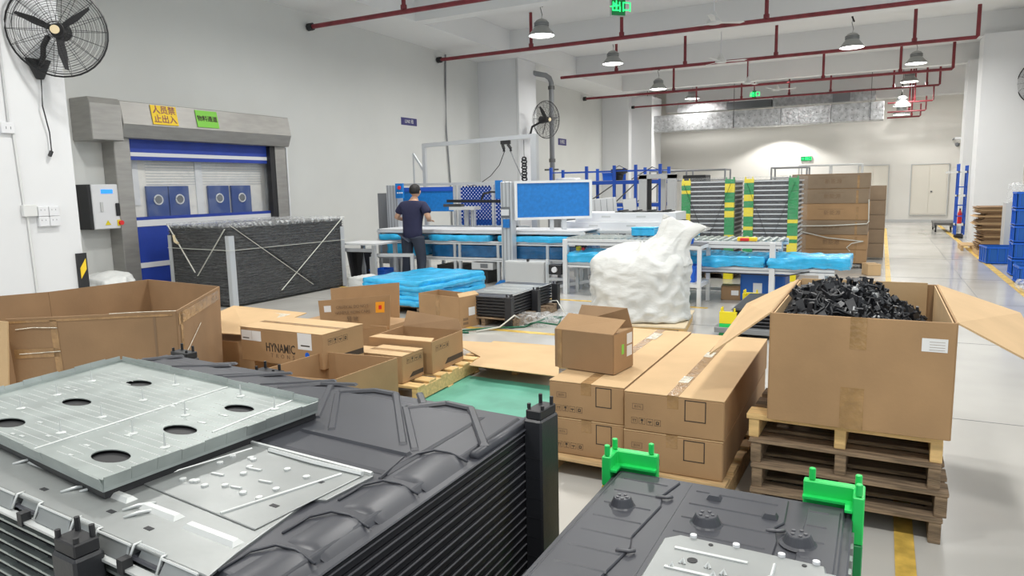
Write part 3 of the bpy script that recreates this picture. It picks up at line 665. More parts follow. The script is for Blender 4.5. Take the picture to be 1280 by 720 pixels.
MB().box(-0.02, 0.05, 0.45, 0.66, hl+0.001, hl+0.004).build('crinkled_tape', 'cleartape', c3)
# small carton on top, flaps up
t = thing('open_carton', 'small brown carton with raised flaps and a green sticker on the four long cartons', 'carton', (-1.52, 3.98, 0.558), -0.13)
w, d, h = 0.395, 0.255, 0.235
carton_walls([(-w/2,-d/2),(w/2,-d/2),(w/2,d/2),(-w/2,d/2)], 0, h, 0.006).build('body', 'card_dk', t, bevel=0.001)
rbox('side_panel', 'card', t, w/2+0.003, w/2+0.005, -d/2, d/2, 0, h)
MB().plate([(-w/2,-d/2,h),(w/2,-d/2,h),(w/2+0.03,-d/2+0.10,h+0.075),(-w/2+0.04,-d/2+0.10,h+0.085)], 0.005).build('flap', 'card', t)
MB().plate([(-w/2,d/2,h),(w/2,d/2,h),(w/2-0.03,d/2-0.01,h+0.12),(-w/2+0.0,d/2+0.08,h+0.10)], 0.005).build('flap', 'card_dk', t)
MB().plate([(w/2,-d/2,h),(w/2,d/2,h),(w/2-0.09,d/2-0.02,h-0.012),(w/2-0.09,-d/2+0.02,h-0.012)], 0.005).build('flap', 'card', t)
rbox('sticker', 'signgreen', t, w/2+0.005, w/2+0.006, -0.03, 0.0, 0.10, 0.16)
for z in (0.065, 0.14): lb = rbox('label', 'paper', t, w/2+0.005, w/2+0.006, 0.04, 0.11, z+0.01, z+0.075)
rbox('tape', 'tape', t, -w/2+0.02, -w/2+0.05, -d/2-0.005, -d/2-0.003, 0, h)

# ---- middle left group: printed cartons on pallets
pallet('fresh pine pallet under the printed cartons, its corner open towards the green sheet', 1.15, 1.05, 0.14, (-3.72, 4.86, 0), 0.05, m='wood_new', n=6, gap=0.35, seed=31, bottom=3)
black_cap = lambda x, y: None
def printed_carton(label, w, d, h, x, y, z, rz, logo=True, openbox=False):
    if openbox:
        c = thing('open_carton', label, 'carton', (x, y, z), rz)
        carton_walls([(-w/2,-d/2),(w/2,-d/2),(w/2,d/2),(-w/2,d/2)], 0, h, 0.008).build('body', 'card', c, bevel=0.001)
    else: c = closed_carton(label, w, d, h, (x, y, z), rz, seam='x')
    icons(c, -d/2+0.06, h*0.66, 0.045, w/2+(0.004 if openbox else 0), 4, 'ink', axis='x')
    a, b = 0.02, d/2-0.01
    yy = w/2+(0.0045 if openbox else 0.0005)
    MB().add([(yy, -0.06, h*0.14), (yy, b, h*0.14), (yy, b, h*0.30), (yy, -0.01, h*0.30), (yy+.001, -0.06, h*0.14), (yy+.001, b, h*0.14), (yy+.001, b, h*0.30), (yy+.001, -0.01, h*0.30)],
        [(0,1,2,3),(7,6,5,4),(0,4,5,1),(1,5,6,2),(2,6,7,3),(3,7,4,0)]).build('printed_bar', 'ink', c)
    return c
printed_carton('flat brown carton lying under the long printed carton', 0.80, 0.60, 0.20, -4.12, 4.36, 0.142, 0.03)
c = printed_carton('long printed carton with two white labels, topmost of its pile', 0.86, 0.46, 0.27, -4.02, 4.10, 0.345, -0.015)
f = -0.23
rbox('label', 'paper', c, -0.415, -0.20, f-0.001, f, 0.165, 0.245); rbox('label', 'paper', c, 0.185, 0.325, f-0.001, f, 0.14, 0.265)
rbox('barcode', 'ink', c, 0.215, 0.305, f-0.0015, f-0.001, 0.165, 0.175); rbox('printed_line', 'ink', c, -0.40, -0.33, f-0.0015, f-0.001, 0.18, 0.188); rbox('label_divider', 'ink_faded', c, -0.30, -0.299, f-0.0015, f-0.001, 0.165, 0.245)
text('HYNAMIC', 0.095, 'ink', c, loc=(0.0, f-0.001, 0.125), rot=RX, bold=0.001, sx=0.72)
text('T  R  O  N  S', 0.045, 'ink_faded', c, loc=(0.02, f-0.001, 0.065), rot=RX)
MB().cyl((0.275, f-0.0015, 0.10), (0.275, f, 0.10), 0.022, 14).build('round_sticker', 'binblue', c)
printed_carton('lower brown carton between the long carton and the open one', 0.40, 0.30, 0.225, -3.47, 4.53, 0.142, 0.02)
c = printed_carton('open printed carton with dark inside at the right end of the pile', 0.62, 0.52, 0.27, -3.56, 4.72, 0.142, 0.04, openbox=True)
c.location = (-3.545, 4.98, 0.142)
MB().plate([(-0.31,-0.26,0.27),(0.31,-0.26,0.27),(0.24,-0.10,0.262),(-0.31,-0.10,0.262)], 0.006).build('flap', 'card_lt', c)
MB().plate([(-0.31,0.26,0.27),(0.31,0.26,0.27),(0.25,0.30,0.36),(-0.31,0.34,0.40)], 0.006).build('flap', 'card_dk', c)
# carton with tall raised flaps (stickers)
t = thing('open_carton', 'brown carton with two tall raised flaps, orange warning sticker on one', 'carton', (-4.68, 5.42, -0.0), 0.0)
rbox('body', 'card', t, -0.60, 0.46, 0.02, 0.45, 0, 0.34, bevel=0.004)
MB().plate([(-0.34,-0.02,0.27),(0.48,0.04,0.31),(0.50,0.05,0.65),(-0.38,0.0,0.55)], 0.007).build('flap', 'card', t)
MB().plate([(-0.62,0.46,0.30),(0.26,0.50,0.33),(0.26,0.52,0.70),(-0.64,0.48,0.60)], 0.007).build('flap', 'card', t)
def onflap(u0, u1, v0, v1, m, nm, off=0.006):
    a = Vector((-0.34,-0.02,0.27)); b = Vector((0.48,0.04,0.31)); c_ = Vector((0.50,0.05,0.65)); d_ = Vector((-0.38,0.0,0.55))
    Q = lambda u, v: a*(1-u)*(1-v)+b*u*(1-v)+c_*u*v+d_*(1-u)*v + Vector((0.07*off/0.07,-off,0))*1
    MB().plate([Q(u0,v0),Q(u1,v0),Q(u1,v1),Q(u0,v1)], 0.001).build(nm, m, t)
onflap(0.07, 0.17, 0.58, 0.80, 'paper', 'label'); onflap(0.80, 0.92, 0.50, 0.82, 'orange', 'warning_sticker')
onflap(0.84, 0.88, 0.60, 0.72, 'red', 'sticker_mark', 0.008)
for q in range(2): text(('CAUTION DO NOT', 'HANDLE WITH CARE')[q], 0.045, 'ink_faded', t, loc=(0.06, -0.004, 0.515-0.055*q), rot=(PI/2, -0.10, 0.065))
text('轻 放', 0.06, 'ink_faded', t, loc=(0.06, -0.006, 0.39), rot=(PI/2, -0.08, 0.065))
# flattened carton leaning behind the long carton
t = thing('open_carton', 'pale carton with torn tape behind the long printed carton', 'carton', (-5.10, 4.55, 0.0), 0.0)
rbox('body', 'card', t, -0.42, 0.30, -0.40, 0.35, 0, 0.40, bevel=0.004)
MB().plate([(-0.46,-0.42,0.45),(0.42,-0.40,0.47),(0.50,0.22,0.56),(-0.30,0.10,0.60)], 0.007).build('flap', 'card_lt', t)
MB().plate([(-0.22,-0.05,0.541),(0.35,0.02,0.536),(0.38,0.14,0.556),(-0.24,0.06,0.572)], 0.003).build('crinkled_tape', 'cleartape', t)
# open carton in front, only its walls show
t = thing('open_carton', 'empty open carton in front of the pile beside the dark tray stack', 'carton', (-3.32, 3.62, 0.0), 0.10)
w, d, h = 0.56, 0.66, 0.47
carton_walls([(-w/2-0.10,-d/2),(w/2-0.02,-d/2+0.02),(w/2+0.06,d/2),(-w/2,d/2)], 0, h, 0.008).build('body', 'card', t, bevel=0.001)
# loose cardboard sheet, pallet, green sheet
pallet('low wooden pallet under the flat cardboard sheet', 1.1, 0.75, 0.12, (-2.85, 5.80, 0), 0.06, m='wood', n=6, gap=0.4, seed=40)
tag(MB().plate([(-3.85,5.95,0.13),(-2.68,6.10,0.13),(-2.25,5.10,0.13),(-3.12,5.14,0.13),(-3.18,5.45,0.13)], 0.007).build('cardboard_sheet', 'card_lt', bevel=0.001), 'flat pale cardboard sheet lying over the low pallet behind the green sheet', 'cardboard')
g = MB(); vs = []; fs = []
for i in range(25):
    for j in range(25):
        u = i/24; v = j/24
        a = Vector((-3.10, 3.35)); b = Vector((-1.74, 3.35)); c_ = Vector((-2.25, 5.22)); d_ = Vector((-3.22, 5.22))
        p = a*(1-u)*(1-v)+b*u*(1-v)+c_*u*v+d_*(1-u)*v
        vs.append((p.x, p.y, 0.010+0.006*noise.noise(Vector((p.x*4, p.y*4, 0)))))
for i in range(24):
    for j in range(24): a = i*25+j; fs.append((a, a+25, a+26, a+1))
g.add(vs, fs); g.add([(x,y,z-0.006) for x,y,z in vs], [f[::-1] for f in fs])
tag(g.build('green_floor_sheet', 'mat_green'), 'scuffed green sheet lying on the floor between tray stack and cardboard', 'floor sheet')

# ---- big open carton at the left edge
t = thing('open_carton', 'big empty open carton with taped panels at the left edge', 'carton', (-4.9, 3.3, 0.0))
Pg = [(-4.86,2.42),(-4.06,3.03),(-4.80,4.00),(-5.86,4.12),(-5.92,3.28),(-6.35,2.50)]
Pl = [(x+4.9, y-3.3) for x, y in Pg]
low = [(x*0.96-0.02*0, y*0.96) for x, y in Pl]
mb = MB()
for i in range(6):
    if i == 5: continue
    a, b = Pl[i], Pl[(i+1)%6]; a2, b2 = low[i], low[(i+1)%6]
    mb.plate([(a2[0],a2[1],0.12),(b2[0],b2[1],0.12),(b[0],b[1],0.90),(a[0],a[1],0.90)], 0.010)
mb.prism(low, 0.11, 0.12); mb.build('body', 'card_dk', t)
def seg(i, u, z, off):
    a, b = Vector(Pl[i]+(0,)), Vector(Pl[(i+1)%6]+(0,)); d_ = (b-a).normalized(); n_ = Vector((d_.y, -d_.x, 0))
    sc = 0.96+0.04*(z-0.12)/0.78; p = (a*(1-u)+b*u)*sc + n_*off; return (p.x, p.y, z)
def patch(i, u0, u1, z0, z1, m, nm, off=0.008): MB().plate([seg(i,u0,z0,off),seg(i,u1,z0,off),seg(i,u1,z1,off),seg(i,u0,z1,off)], 0.001).build(nm, m, t)
patch(0, 0.0, 0.98, 0.87, 0.885, 'tape', 'tape'); patch(0, 0.02, 0.28, 0.64, 0.70, 'tape', 'tape'); patch(0, 0.02, 0.28, 0.80, 0.85, 'cleartape', 'clear_tape') if False else None
patch(0, 0.25, 0.29, 0.30, 0.88, 'tape', 'tape'); patch(0, 0.86, 0.875, 0.14, 0.89, 'ink_faded', 'panel_seam', 0.0065)
patch(1, 0.02, 0.95, 0.80, 0.88, 'tape', 'tape'); patch(1, 0.05, 0.10, 0.45, 0.88, 'tape', 'tape')
MB().tube([seg(0,0.05,0.83,0.012), seg(0,0.15,0.838,0.012), seg(0,0.29,0.83,0.012)], 0.003, 4).build('tape_ridge', 'cleartape', t)
MB().tube([seg(0,0.05,0.67,0.012), seg(0,0.15,0.672,0.012), seg(0,0.29,0.676,0.012)], 0.003, 4).build('tape_ridge', 'cleartape', t)
MB().tube([seg(0,0.6,0.902,0.0), seg(0,0.8,0.904,0.0), seg(0,1.0,0.901,0.0)], 0.003, 4).build('tape_ridge', 'cleartape', t)
MB().tube([seg(1,0.0,0.55,0.012), seg(1,0.25,0.64,0.012), seg(1,0.45,0.72,0.012)], 0.003, 4).build('tape_ridge', 'cleartape', t)
rbox('pallet_base', 'wood', t, -0.8, 0.6, -0.6, 0.7, 0.0, 0.10)
tag(MB().plate([(-5.45,2.24,0.25),(-4.80,2.34,0.25),(-4.74,2.37,0.90),(-5.45,2.22,0.92)], 0.010).build('upright_cardboard', 'card_lt'), 'yellow-brown cardboard sheet standing at the far left edge', 'cardboard')
# white bag behind the carton
o = crumple(-9.45, 6.02, 0.30, 0.80, 0.62, 0.58, n=14, amp=0.12, freq=3.2, rnd=0.6, seed=3).build('plastic_bag', 'sack', smooth=True)
tag(o, 'white crumpled plastic bag behind the big left carton by the door frame', 'bag')
# ---------------------------------------------------------------- dark tray stack in the left foreground
AX, AY, ATH = -0.952, 0.828, math.radians(4.5)
AU = Vector((-math.cos(ATH), math.sin(ATH), 0)); AV = Vector((math.sin(ATH), math.cos(ATH), 0))
def Am():       # local (u to the left, v away, z up) -> world
    return Matrix(((AU.x, AV.x, 0, AX), (AU.y, AV.y, 0, AY), (0, 0, 1, 0), (0, 0, 0, 1)))
MA = Am()
def AB(): mb = MB(); mb.M = MA; return mb
OUT = [(0.0,0.0),(2.12,0.0),(2.12,1.18),(0.10,1.18)]
ZT = 0.92
def inset(poly, d):
    cx = sum(p[0] for p in poly)/len(poly); cy = sum(p[1] for p in poly)/len(poly)
    return [(x + (d if x < cx else -d), y + (d if y < cy else -d)) for x, y in poly]
nl = 25; dz = 0.0305
layer = None
for k in range(nl):
    z = ZT-0.03-dz*(k+1)
    if k == 0:
        mb = AB()
        mb.mi = 0; mb.prism(inset(OUT, 0.008), 0, 0.027)
        mb.mi = 1; mb.prism(inset(OUT, 0.004), 0.018, 0.0205)
        mb.mi = 2; mb.prism([(0.02,-0.006),(2.12,-0.006),(2.12,0.015),(0.03,0.015)], 0.016, 0.022)
        for q in range(12): mb.box(0.12+0.17*q, 0.18+0.17*q, -0.008, 0.01, 0.022, 0.025)
        layer = mb.build('battery_tray', ['tray_gap', 'tray_lt', 'galv']); o = layer
    else: o = layer.copy(); COL.objects.link(o)
    o.location = (0, 0, z)
    tag(o, '%s nested dark tray below the top one in the left foreground stack' % ORD[k], 'tray', 'nested dark trays in the left foreground stack')
# top tray: shell + relief
t = thing('battery_tray', 'topmost dark grey tray of the left foreground stack, ribbed, with a silver foil front', 'tray', (AX, AY, ZT-0.03))
def AP(name, m, fn, bevel=0, smooth=False, parent=None):
    mb = AB(); fn(mb); return mb.build(name, m, parent or t, rel=True, bevel=bevel, smooth=smooth)
AP('shell', 'tray', lambda b: (b.prism(OUT, ZT-0.028, ZT-0.022), b.prism(inset(OUT, 0.03), ZT-0.03, ZT-0.006, inset(OUT, 0.05))), bevel=0.004)
AP('raised_deck', 'tray', lambda b: b.prism([(0.20,0.56),(2.0,0.56),(2.0,1.08),(0.24,1.08)], ZT-0.006, ZT, [(0.215,0.575),(1.98,0.575),(1.98,1.06),(0.25,1.06)]), bevel=0.003)
def ridge(b, pts, w=0.027, h=0.006, z=ZT):
    """long low rib with sloping sides through points on the tray top"""
    for (a, c) in zip(pts[:-1], pts[1:]):
        a = Vector(a); c = Vector(c); d = (c-a).normalized(); n = Vector((-d.y, d.x))
        q = [a-n*w/2-d*w*.3, c-n*w/2+d*w*.3, c+n*w/2+d*w*.3, a+n*w/2-d*w*.3]; s = [a-n*w/3.4, c-n*w/3.4, c+n*w/3.4, a+n*w/3.4]
        b.prism([(p.x,p.y) for p in q], z-0.002, z+h, [(p.x,p.y) for p in s])
ribs = [[(0.87,0.78),(0.66,0.74)][:0] or [(0.59,0.74),(0.86,1.03)], [(0.87,1.05),(0.77,1.13),(0.67,1.13)], [(0.67,1.13),(0.31,0.75)],
        [(0.25,0.73),(0.53,1.02)], [(0.53,1.02),(0.44,1.13),(0.33,1.12)], [(0.33,1.12),(0.10,0.86)],
        [(0.96,1.09),(0.72,0.80)], [(0.89,1.15),(1.02,1.10),(1.12,0.98)], [(1.22,0.98),(1.0,1.15)], [(1.28,1.14),(1.62,0.90)], [(1.45,0.98),(1.25,1.15)], [(1.60,1.12),(1.92,0.92)], [(1.78,1.02),(1.6,1.15)],
        [(1.95,1.13),(2.05,1.0)], [(0.59,1.17),(0.50,1.08)]]
for r in ribs: AP('rib', 'tray', lambda b, r=r: ridge(b, r))
AP('cross_rib', 'tray', lambda b: (ridge(b, [(0.66,0.69),(0.24,0.69)], 0.024, 0.008)))
AP('cross_rib', 'tray', lambda b: (ridge(b, [(0.24,0.67),(0.20,0.53)], 0.008, 0.003)))
# humps along the right edge (half-round ends that run over the rim)
def hump(b, v0, v1, u0=0.015, u1=0.15, h=0.014):
    n = 8; vs = []; fs = []
    for i in range(n+1):
        a = PI*i/n; v = (v0+v1)/2 - (v1-v0)/2*math.cos(a); hh = h*math.sin(a)**0.45
        us = 0.1*v/1.18
        vs += [(u1+us, v, ZT-0.008), (u1-0.03+us, v, ZT-0.006+hh*0.35), (u0+0.05+us, v, ZT-0.006+hh*0.62), (u0+us, v, ZT-0.026)]
    for i in range(n):
        for j in range(3): fs.append((i*4+j, i*4+j+1, i*4+j+5, i*4+j+4))
    b.add(vs, fs)
for v0, v1 in ((0.02,0.17),(0.19,0.34),(0.37,0.53),(0.56,0.76)):
    AP('edge_hump', 'tray', lambda b: hump(b, v0, v1), smooth=True)
    AP('hump_rim', 'tray', lambda b: b.tube([(0.175+0.08*v0, v0+0.02, ZT-0.004),(0.18+0.08*v0, v1-0.05, ZT-0.001),(0.15+0.08*v0, v1-0.01, ZT+0.002),(0.10+0.08*v0, v1, ZT),(0.04+0.08*v0, v1-0.005, ZT-0.012)], 0.0035, 6), smooth=True)
AP('edge_roll', 'tray', lambda b: b.tube([(0.095,0.80,ZT-0.016),(0.12,1.14,ZT-0.016)], 0.016, 10), smooth=True)
AP('grommet', 'black', lambda b: b.cyl((0.76,0.77,ZT),(0.76,0.77,ZT+0.012),0.014,14))
AP('grommet', 'bright', lambda b: b.cyl((0.74,0.20,ZT-0.005),(0.74,0.20,ZT+0.012),0.018,14))
# silver foil front
FO = [(0.17,0.012),(2.10,0.012),(2.10,0.535),(0.225,0.535),(0.225,0.37),(0.262,0.355),(0.20,0.10)]
foil = AP('foil_cover', 'foil', lambda b: b.prism(FO, ZT-0.008, ZT+0.001), bevel=0.002)
def AF(name, m, fn, **k): return AP(name, m, fn, parent=foil, **k)
foil_rel = lambda: None
# foil relief: long embossed bars, front steps, small fixings
for u0, u1, v in ((1.52,1.84,0.19),(1.18,1.48,0.19),(0.97,1.14,0.145),(0.63,0.84,0.135),(0.44,0.58,0.135),(0.22,0.40,0.125)):
    AF('embossed_bar', 'bright', lambda b: b.prism([(u0,v-0.02),(u1,v-0.02),(u1,v+0.012),(u0,v+0.012)], ZT, ZT+0.010, [(u0+.01,v-0.01),(u1-.01,v-0.01),(u1-.01,v+0.004),(u0+.01,v+0.004)]))
AF('deck_plate', 'foil', lambda b: b.prism([(0.245,0.18),(0.70,0.20),(0.70,0.52),(0.245,0.52)], ZT+0.001, ZT+0.005), bevel=0.003)
AF('plate_rim', 'bright', lambda b: (b.tube([(0.715,0.19,ZT+0.004),(0.715,0.535,ZT+0.004),(0.23,0.535,ZT+0.004)], 0.006, 5), b.tube([(0.72,0.21,ZT+0.003),(0.66,0.50,ZT+0.006)], 0.003, 4)))
AF('plate_rib', 'bright', lambda b: b.tube([(0.375,0.19,ZT+0.006),(0.295,0.49,ZT+0.006)], 0.004, 5))
AF('plate_rib', 'bright', lambda b: b.tube([(0.245,0.515,ZT+0.008),(0.42,0.505,ZT+0.010),(0.60,0.512,ZT+0.008)], 0.007, 5))
random.seed(5)
for k in range(16):
    u = random.uniform(0.36,0.66); v = random.uniform(0.24,0.46)
    AF('stud', 'bright', lambda b: b.lathe([(0.009,ZT+0.004),(0.009,ZT+0.010),(0.005,ZT+0.011)], 8, u, v))
for u, v, l in ((0.50,0.40,0.05),(0.56,0.33,0.04),(0.45,0.30,0.03),(0.41,0.36,0.04)):
    AF('small_bracket', 'bright', lambda b: b.prism([(u,v),(u+l,v-0.006),(u+l,v),(u,v+0.006)], ZT+0.004, ZT+0.009))
for u, v in ((0.90,0.06),(0.30,0.28),(0.31,0.43),(0.46,0.07),(0.40,0.515),(1.9,0.10),(0.62,0.075)):
    AF('slot_hole', 'black', lambda b: b.prism([(u-0.012,v-0.006),(u+0.012,v-0.006),(u+0.012,v+0.006),(u-0.012,v+0.006)], ZT+0.0005, ZT+(0.0058 if 0.245 < u < 0.70 and 0.18 < v < 0.52 else 0.0020)))
x = 0.19
widths = [0.13,0.10,0.14,0.10,0.16,0.11,0.15,0.12,0.15,0.12,0.15,0.12]
for i, w_ in enumerate(widths):
    d_ = 0.014 if i % 2 else 0.0
    AF('front_step', 'foil', lambda b: b.prism([(x,-0.010+d_),(x+w_-0.012,-0.010+d_),(x+w_-0.012,0.03),(x,0.03)], ZT-0.034, ZT+0.0, [(x+.008,0.006+d_),(x+w_-0.02,0.006+d_),(x+w_-0.02,0.03),(x+.008,0.03)]), bevel=0.003)
    AF('step_edge', 'bright', lambda b: b.tube([(x+w_-0.006,-0.006,ZT-0.03),(x+w_-0.006,0.010,ZT+0.003),(x+w_-0.006,0.020+0.006*(i%2),ZT+0.002)], 0.0032, 5), smooth=True)
    AF('step_edge', 'bright', lambda b: b.tube([(x,0.006+d_,ZT+0.001),(x+w_-0.01,0.006+d_,ZT+0.001)], 0.0028, 5))
    x += w_
AF('front_flange', 'bright', lambda b: b.prism([(0.05,-0.022),(2.12,-0.022),(2.12,0.0),(0.05,0.0)], ZT-0.040, ZT-0.034))
for u in (0.12, 0.40, 0.83, 1.3): AF('rubber_clip', 'black', lambda b: b.prism([(u,-0.026),(u+0.022,-0.026),(u+0.022,-0.004),(u,-0.004)], ZT-0.045, ZT-0.014))
for u, v in ((0.84,0.10),(0.80,0.125),(0.60,0.12),(0.56,0.10),(1.16,0.13)):
    AF('weld_bead', 'bright', lambda b: b.tube([(u,v-0.03,ZT+0.002),(u-0.015,v,ZT+0.007),(u-0.03,v+0.035,ZT+0.002)], 0.004, 6), smooth=True)

# loose galvanised sheet lying on the stack
t = thing('galvanised_tray', 'loose galvanised sheet tray with oval holes lying on the dark tray stack', 'tray', (AX, AY, 0.945))
ZS = 0.962
SH = [(0.695,0.10),(1.78,0.165),(1.91,0.83),(0.705,0.79)]
# sheet with real oval holes
holes = [(1.51,0.67,.062,.034),(1.47,0.43,.066,.034),(1.43,0.21,.066,.036),(0.91,0.65,.062,.032),(0.89,0.43,.066,.034),(0.86,0.21,.068,.038)]
bm = bmesh.new()
def q(u, v): p = MA @ Vector((u, v, 0)); return (p.x-AX, p.y-AY)
NU, NV = 96, 60
grid = [[None]*(NV+1) for _ in range(NU+1)]
for i in range(NU+1):
    for j in range(NV+1):
        a = i/NU; b = j/NV
        u = SH[0][0]*(1-a)*(1-b)+SH[1][0]*a*(1-b)+SH[2][0]*a*b+SH[3][0]*(1-a)*b
        v = SH[0][1]*(1-a)*(1-b)+SH[1][1]*a*(1-b)+SH[2][1]*a*b+SH[3][1]*(1-a)*b
        grid[i][j] = (u, v)
def inhole(u, v):
    for hu, hv, ru, rv in holes:
        if ((u-hu)/ru)**2+((v-hv)/rv)**2 < 1: return True
    return False
vm = {}
def gv(i, j):
    if (i, j) not in vm:
        u, v = grid[i][j]
        for hu, hv, ru, rv in holes:           # pull the rim of each hole onto its ellipse
            d = math.sqrt(((u-hu)/ru)**2+((v-hv)/rv)**2)
            if 0.78 < d < 1.22: u = hu+(u-hu)/d; v = hv+(v-hv)/d
        x_, y_ = q(u, v); vm[(i, j)] = bm.verts.new((x_, y_, ZS-0.945))
    return vm[(i, j)]
for i in range(NU):
    for j in range(NV):
        cu = sum(grid[a][b][0] for a, b in ((i,j),(i+1,j),(i+1,j+1),(i,j+1)))/4; cv = sum(grid[a][b][1] for a, b in ((i,j),(i+1,j),(i+1,j+1),(i,j+1)))/4
        if not inhole(cu, cv): bm.faces.new((gv(i,j), gv(i+1,j), gv(i+1,j+1), gv(i,j+1)))
me = bpy.data.meshes.new('sheet'); bm.to_mesh(me); bm.free(); me.materials.append(M['galv'])
so = bpy.data.objects.new('sheet', me); COL.objects.link(so); so.parent = t
md = so.modifiers.new('thick', 'SOLIDIFY'); md.thickness = 0.003
def lip(a, b, h, n):
    a = Vector(a); b = Vector(b)
    mb = AB(); m_ = 10
    for k in range(m_):
        p = a+(b-a)*(k/m_); r_ = a+(b-a)*((k+0.99)/m_); hh = h*(1 if k % 3 else 0.88)
        mb.plate([(p.x,p.y,ZS-0.012),(r_.x,r_.y,ZS-0.012),(r_.x+n[0]*.008,r_.y+n[1]*.008,ZS+hh),(p.x+n[0]*.008,p.y+n[1]*.008,ZS+hh)], 0.003)
    mb.plate([(a.x,a.y,ZS-0.02),(b.x,b.y,ZS-0.02),(b.x,b.y,ZS+0.012),(a.x,a.y,ZS+0.012)], 0.003)
    mb.build('edge_flange', 'galv', t, rel=True)
mb = AB(); mb.prism(inset(SH, 0.004), 0.922, 0.944); mb.build('sheet_gap_shade', 'black', t, rel=True)  # black slab stands in for the shadow gap under the sheet
lip(SH[0], SH[1], 0.018, (0,-1)); lip(SH[0], SH[3], 0.022, (-1,0)); lip(SH[3], SH[2], 0.028, (0,1)); lip(SH[1], SH[2], 0.030, (1,0))
for k in range(21):       # fine pressed ribs from left to right
    v = 0.15+0.031*k
    if v > 0.76: break
    segs = [(0.74, 1.06), (1.10, 1.56), (1.60, 1.74+0.1*(v-0.1))] if k % 2 else [(0.74, 1.03), (1.12, 1.52), (1.60, 1.70+0.1*v)]
    mb = AB()
    for a, b in segs:
        cuts = [a, b]
        for hu, hv, ru, rv in holes:
            if abs(v-hv) < rv+0.006 and a < hu < b: cuts = [a, hu-ru-0.012, hu+ru+0.012, b]
        for c_, d_ in zip(cuts[::2], cuts[1::2]): mb = AB(); mb.tube([(c_, v, ZS+0.002), (d_, v+0.025*(d_-c_), ZS+0.002)], 0.0022, 5); mb.build('pressed_rib', 'bright', t, rel=True)
AP2 = lambda name, m, fn, **k: (lambda mb: (fn(mb), mb.build(name, m, t, rel=True, **k)))(AB())
AP2('long_bead', 'bright', lambda b: b.tube([(1.10,0.12,ZS+0.003),(1.13,0.45,ZS+0.003),(1.16,0.79,ZS+0.003)], 0.004, 5))
AP2('long_bead', 'bright', lambda b: b.tube([(0.78,0.46,ZS+0.003),(0.80,0.60,ZS+0.003),(0.82,0.79,ZS+0.003)], 0.004, 5))
for hx, hy in ((1.70,0.60),(1.62,0.44),(1.56,0.30),(1.36,0.72),(1.28,0.55),(1.22,0.38),(1.18,0.24),(1.02,0.74),(1.00,0.52),(0.98,0.34),(0.80,0.70),(0.79,0.32)):
    AP2('weld_pin', 'bright', lambda b: (b.cyl((hx,hy,ZS),(hx,hy,ZS+0.045),0.004,6,0.0015), b.lathe([(0.014,ZS+0.001),(0.014,ZS+0.005),(0.004,ZS+0.008)], 8, hx, hy)))
random.seed(9)
for k in range(30):
    u = random.uniform(0.75,1.75); v = random.uniform(0.15,0.75)
    if inhole(u, v) or any(((u-h[0])/0.09)**2+((v-h[1])/0.06)**2 < 1 for h in holes): continue
    AP2('spot_mark', 'bright', lambda b: b.prism([(u,v),(u+random.uniform(.015,.04),v),(u+.02,v+.008),(u,v+.008)], ZS+0.001, ZS+0.005))
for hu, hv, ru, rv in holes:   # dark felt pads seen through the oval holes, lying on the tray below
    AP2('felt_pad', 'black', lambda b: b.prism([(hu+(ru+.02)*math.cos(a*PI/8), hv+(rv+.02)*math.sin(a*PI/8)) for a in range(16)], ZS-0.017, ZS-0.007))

# stacking posts of the dark stack
def post(label, u, v, w, d, z1, rz=0, name='stacking_post', m='blackp', cat='post'):
    p = MA @ Vector((u, v, 0)); t = thing(name, label, cat, (p.x, p.y, 0), -ATH+rz)
    rbox('body', m, t, -w/2, w/2, -d/2, d/2, 0, z1-0.06, bevel=0.006)
    rbox('cap', 'black', t, -w/2+0.006, w/2-0.006, -d/2+0.006, d/2-0.006, z1-0.06, z1-0.03, bevel=0.003)
    for a, b, h in ((-.3,.28,.03),(.3,.3,.026),(-.36,-.3,.016),(.34,-.25,.012)):
        MB().cyl((a*w, b*d, z1-0.03), (a*w, b*d, z1-0.03+h), 0.0062, 8).build('pin', 'black', t)
    for k in range(12): rbox('seam', 'black', t, -w/2-0.001, w/2+0.001, -d/2-0.0012, -d/2, 0.08+0.066*k, 0.081+0.066*k)
    return t
post('black stacking post at the right corner of the dark tray stack', 0.070, 1.14, 0.065, 0.115, 0.99)
post('black stacking post in the middle of the front side of the dark tray stack', 0.535, -0.045, 0.095, 0.065, 0.965)
post('black stacking post behind the dark tray stack, in front of the big left carton', 2.10, 1.235, 0.14, 0.07, 0.935)
post('black stacking post low behind the dark tray stack, near the long printed carton', 1.49, 1.235, 0.15, 0.07, 0.915)
o = pallet('wooden pallet under the dark tray stack, below the frame', 2.0, 1.1, 0.12, (-2.0, 1.50, 0), -0.08, m='wood', n=6, seed=50)

# ---------------------------------------------------------------- second tray stack, bottom right
bx0, bx1, by0, by1, bz = -0.745, -0.03, 0.95, 2.165, 0.72
lay = None
for k in range(16):
    z = bz-0.036-0.036*(k+1)
    if k == 0:
        mb = MB(); mb.box(bx0+.03, bx1-.03, by0+.03, by1-.03, 0, 0.03); mb.mi = 1; mb.box(bx0, bx1, by0, by1, 0.016, 0.021)
        mb.mi = 2
        for q in range(16): mb.box(bx1-0.012, bx1+0.006, 1.0+0.07*q, 1.03+0.07*q, 0.004, 0.03)
        lay = mb.build('battery_tray', ['tray_gap', 'tray_lt', 'galv']); o = lay
    else: o = lay.copy(); COL.objects.link(o)
    o.location = (0, 0, z); tag(o, '%s nested dark tray below the top one between the green brackets' % ORD[k], 'tray', 'nested dark trays in the bottom right stack')
t = thing('battery_tray', 'topmost dark grey tray between the green brackets, bottom right, partly foil covered', 'tray', (-0.39, 1.55, bz-0.03))
def BP(name, m, fn, bevel=0, smooth=False):
    mb = MB(); fn(mb); return mb.build(name, m, t, rel=True, bevel=bevel, smooth=smooth)
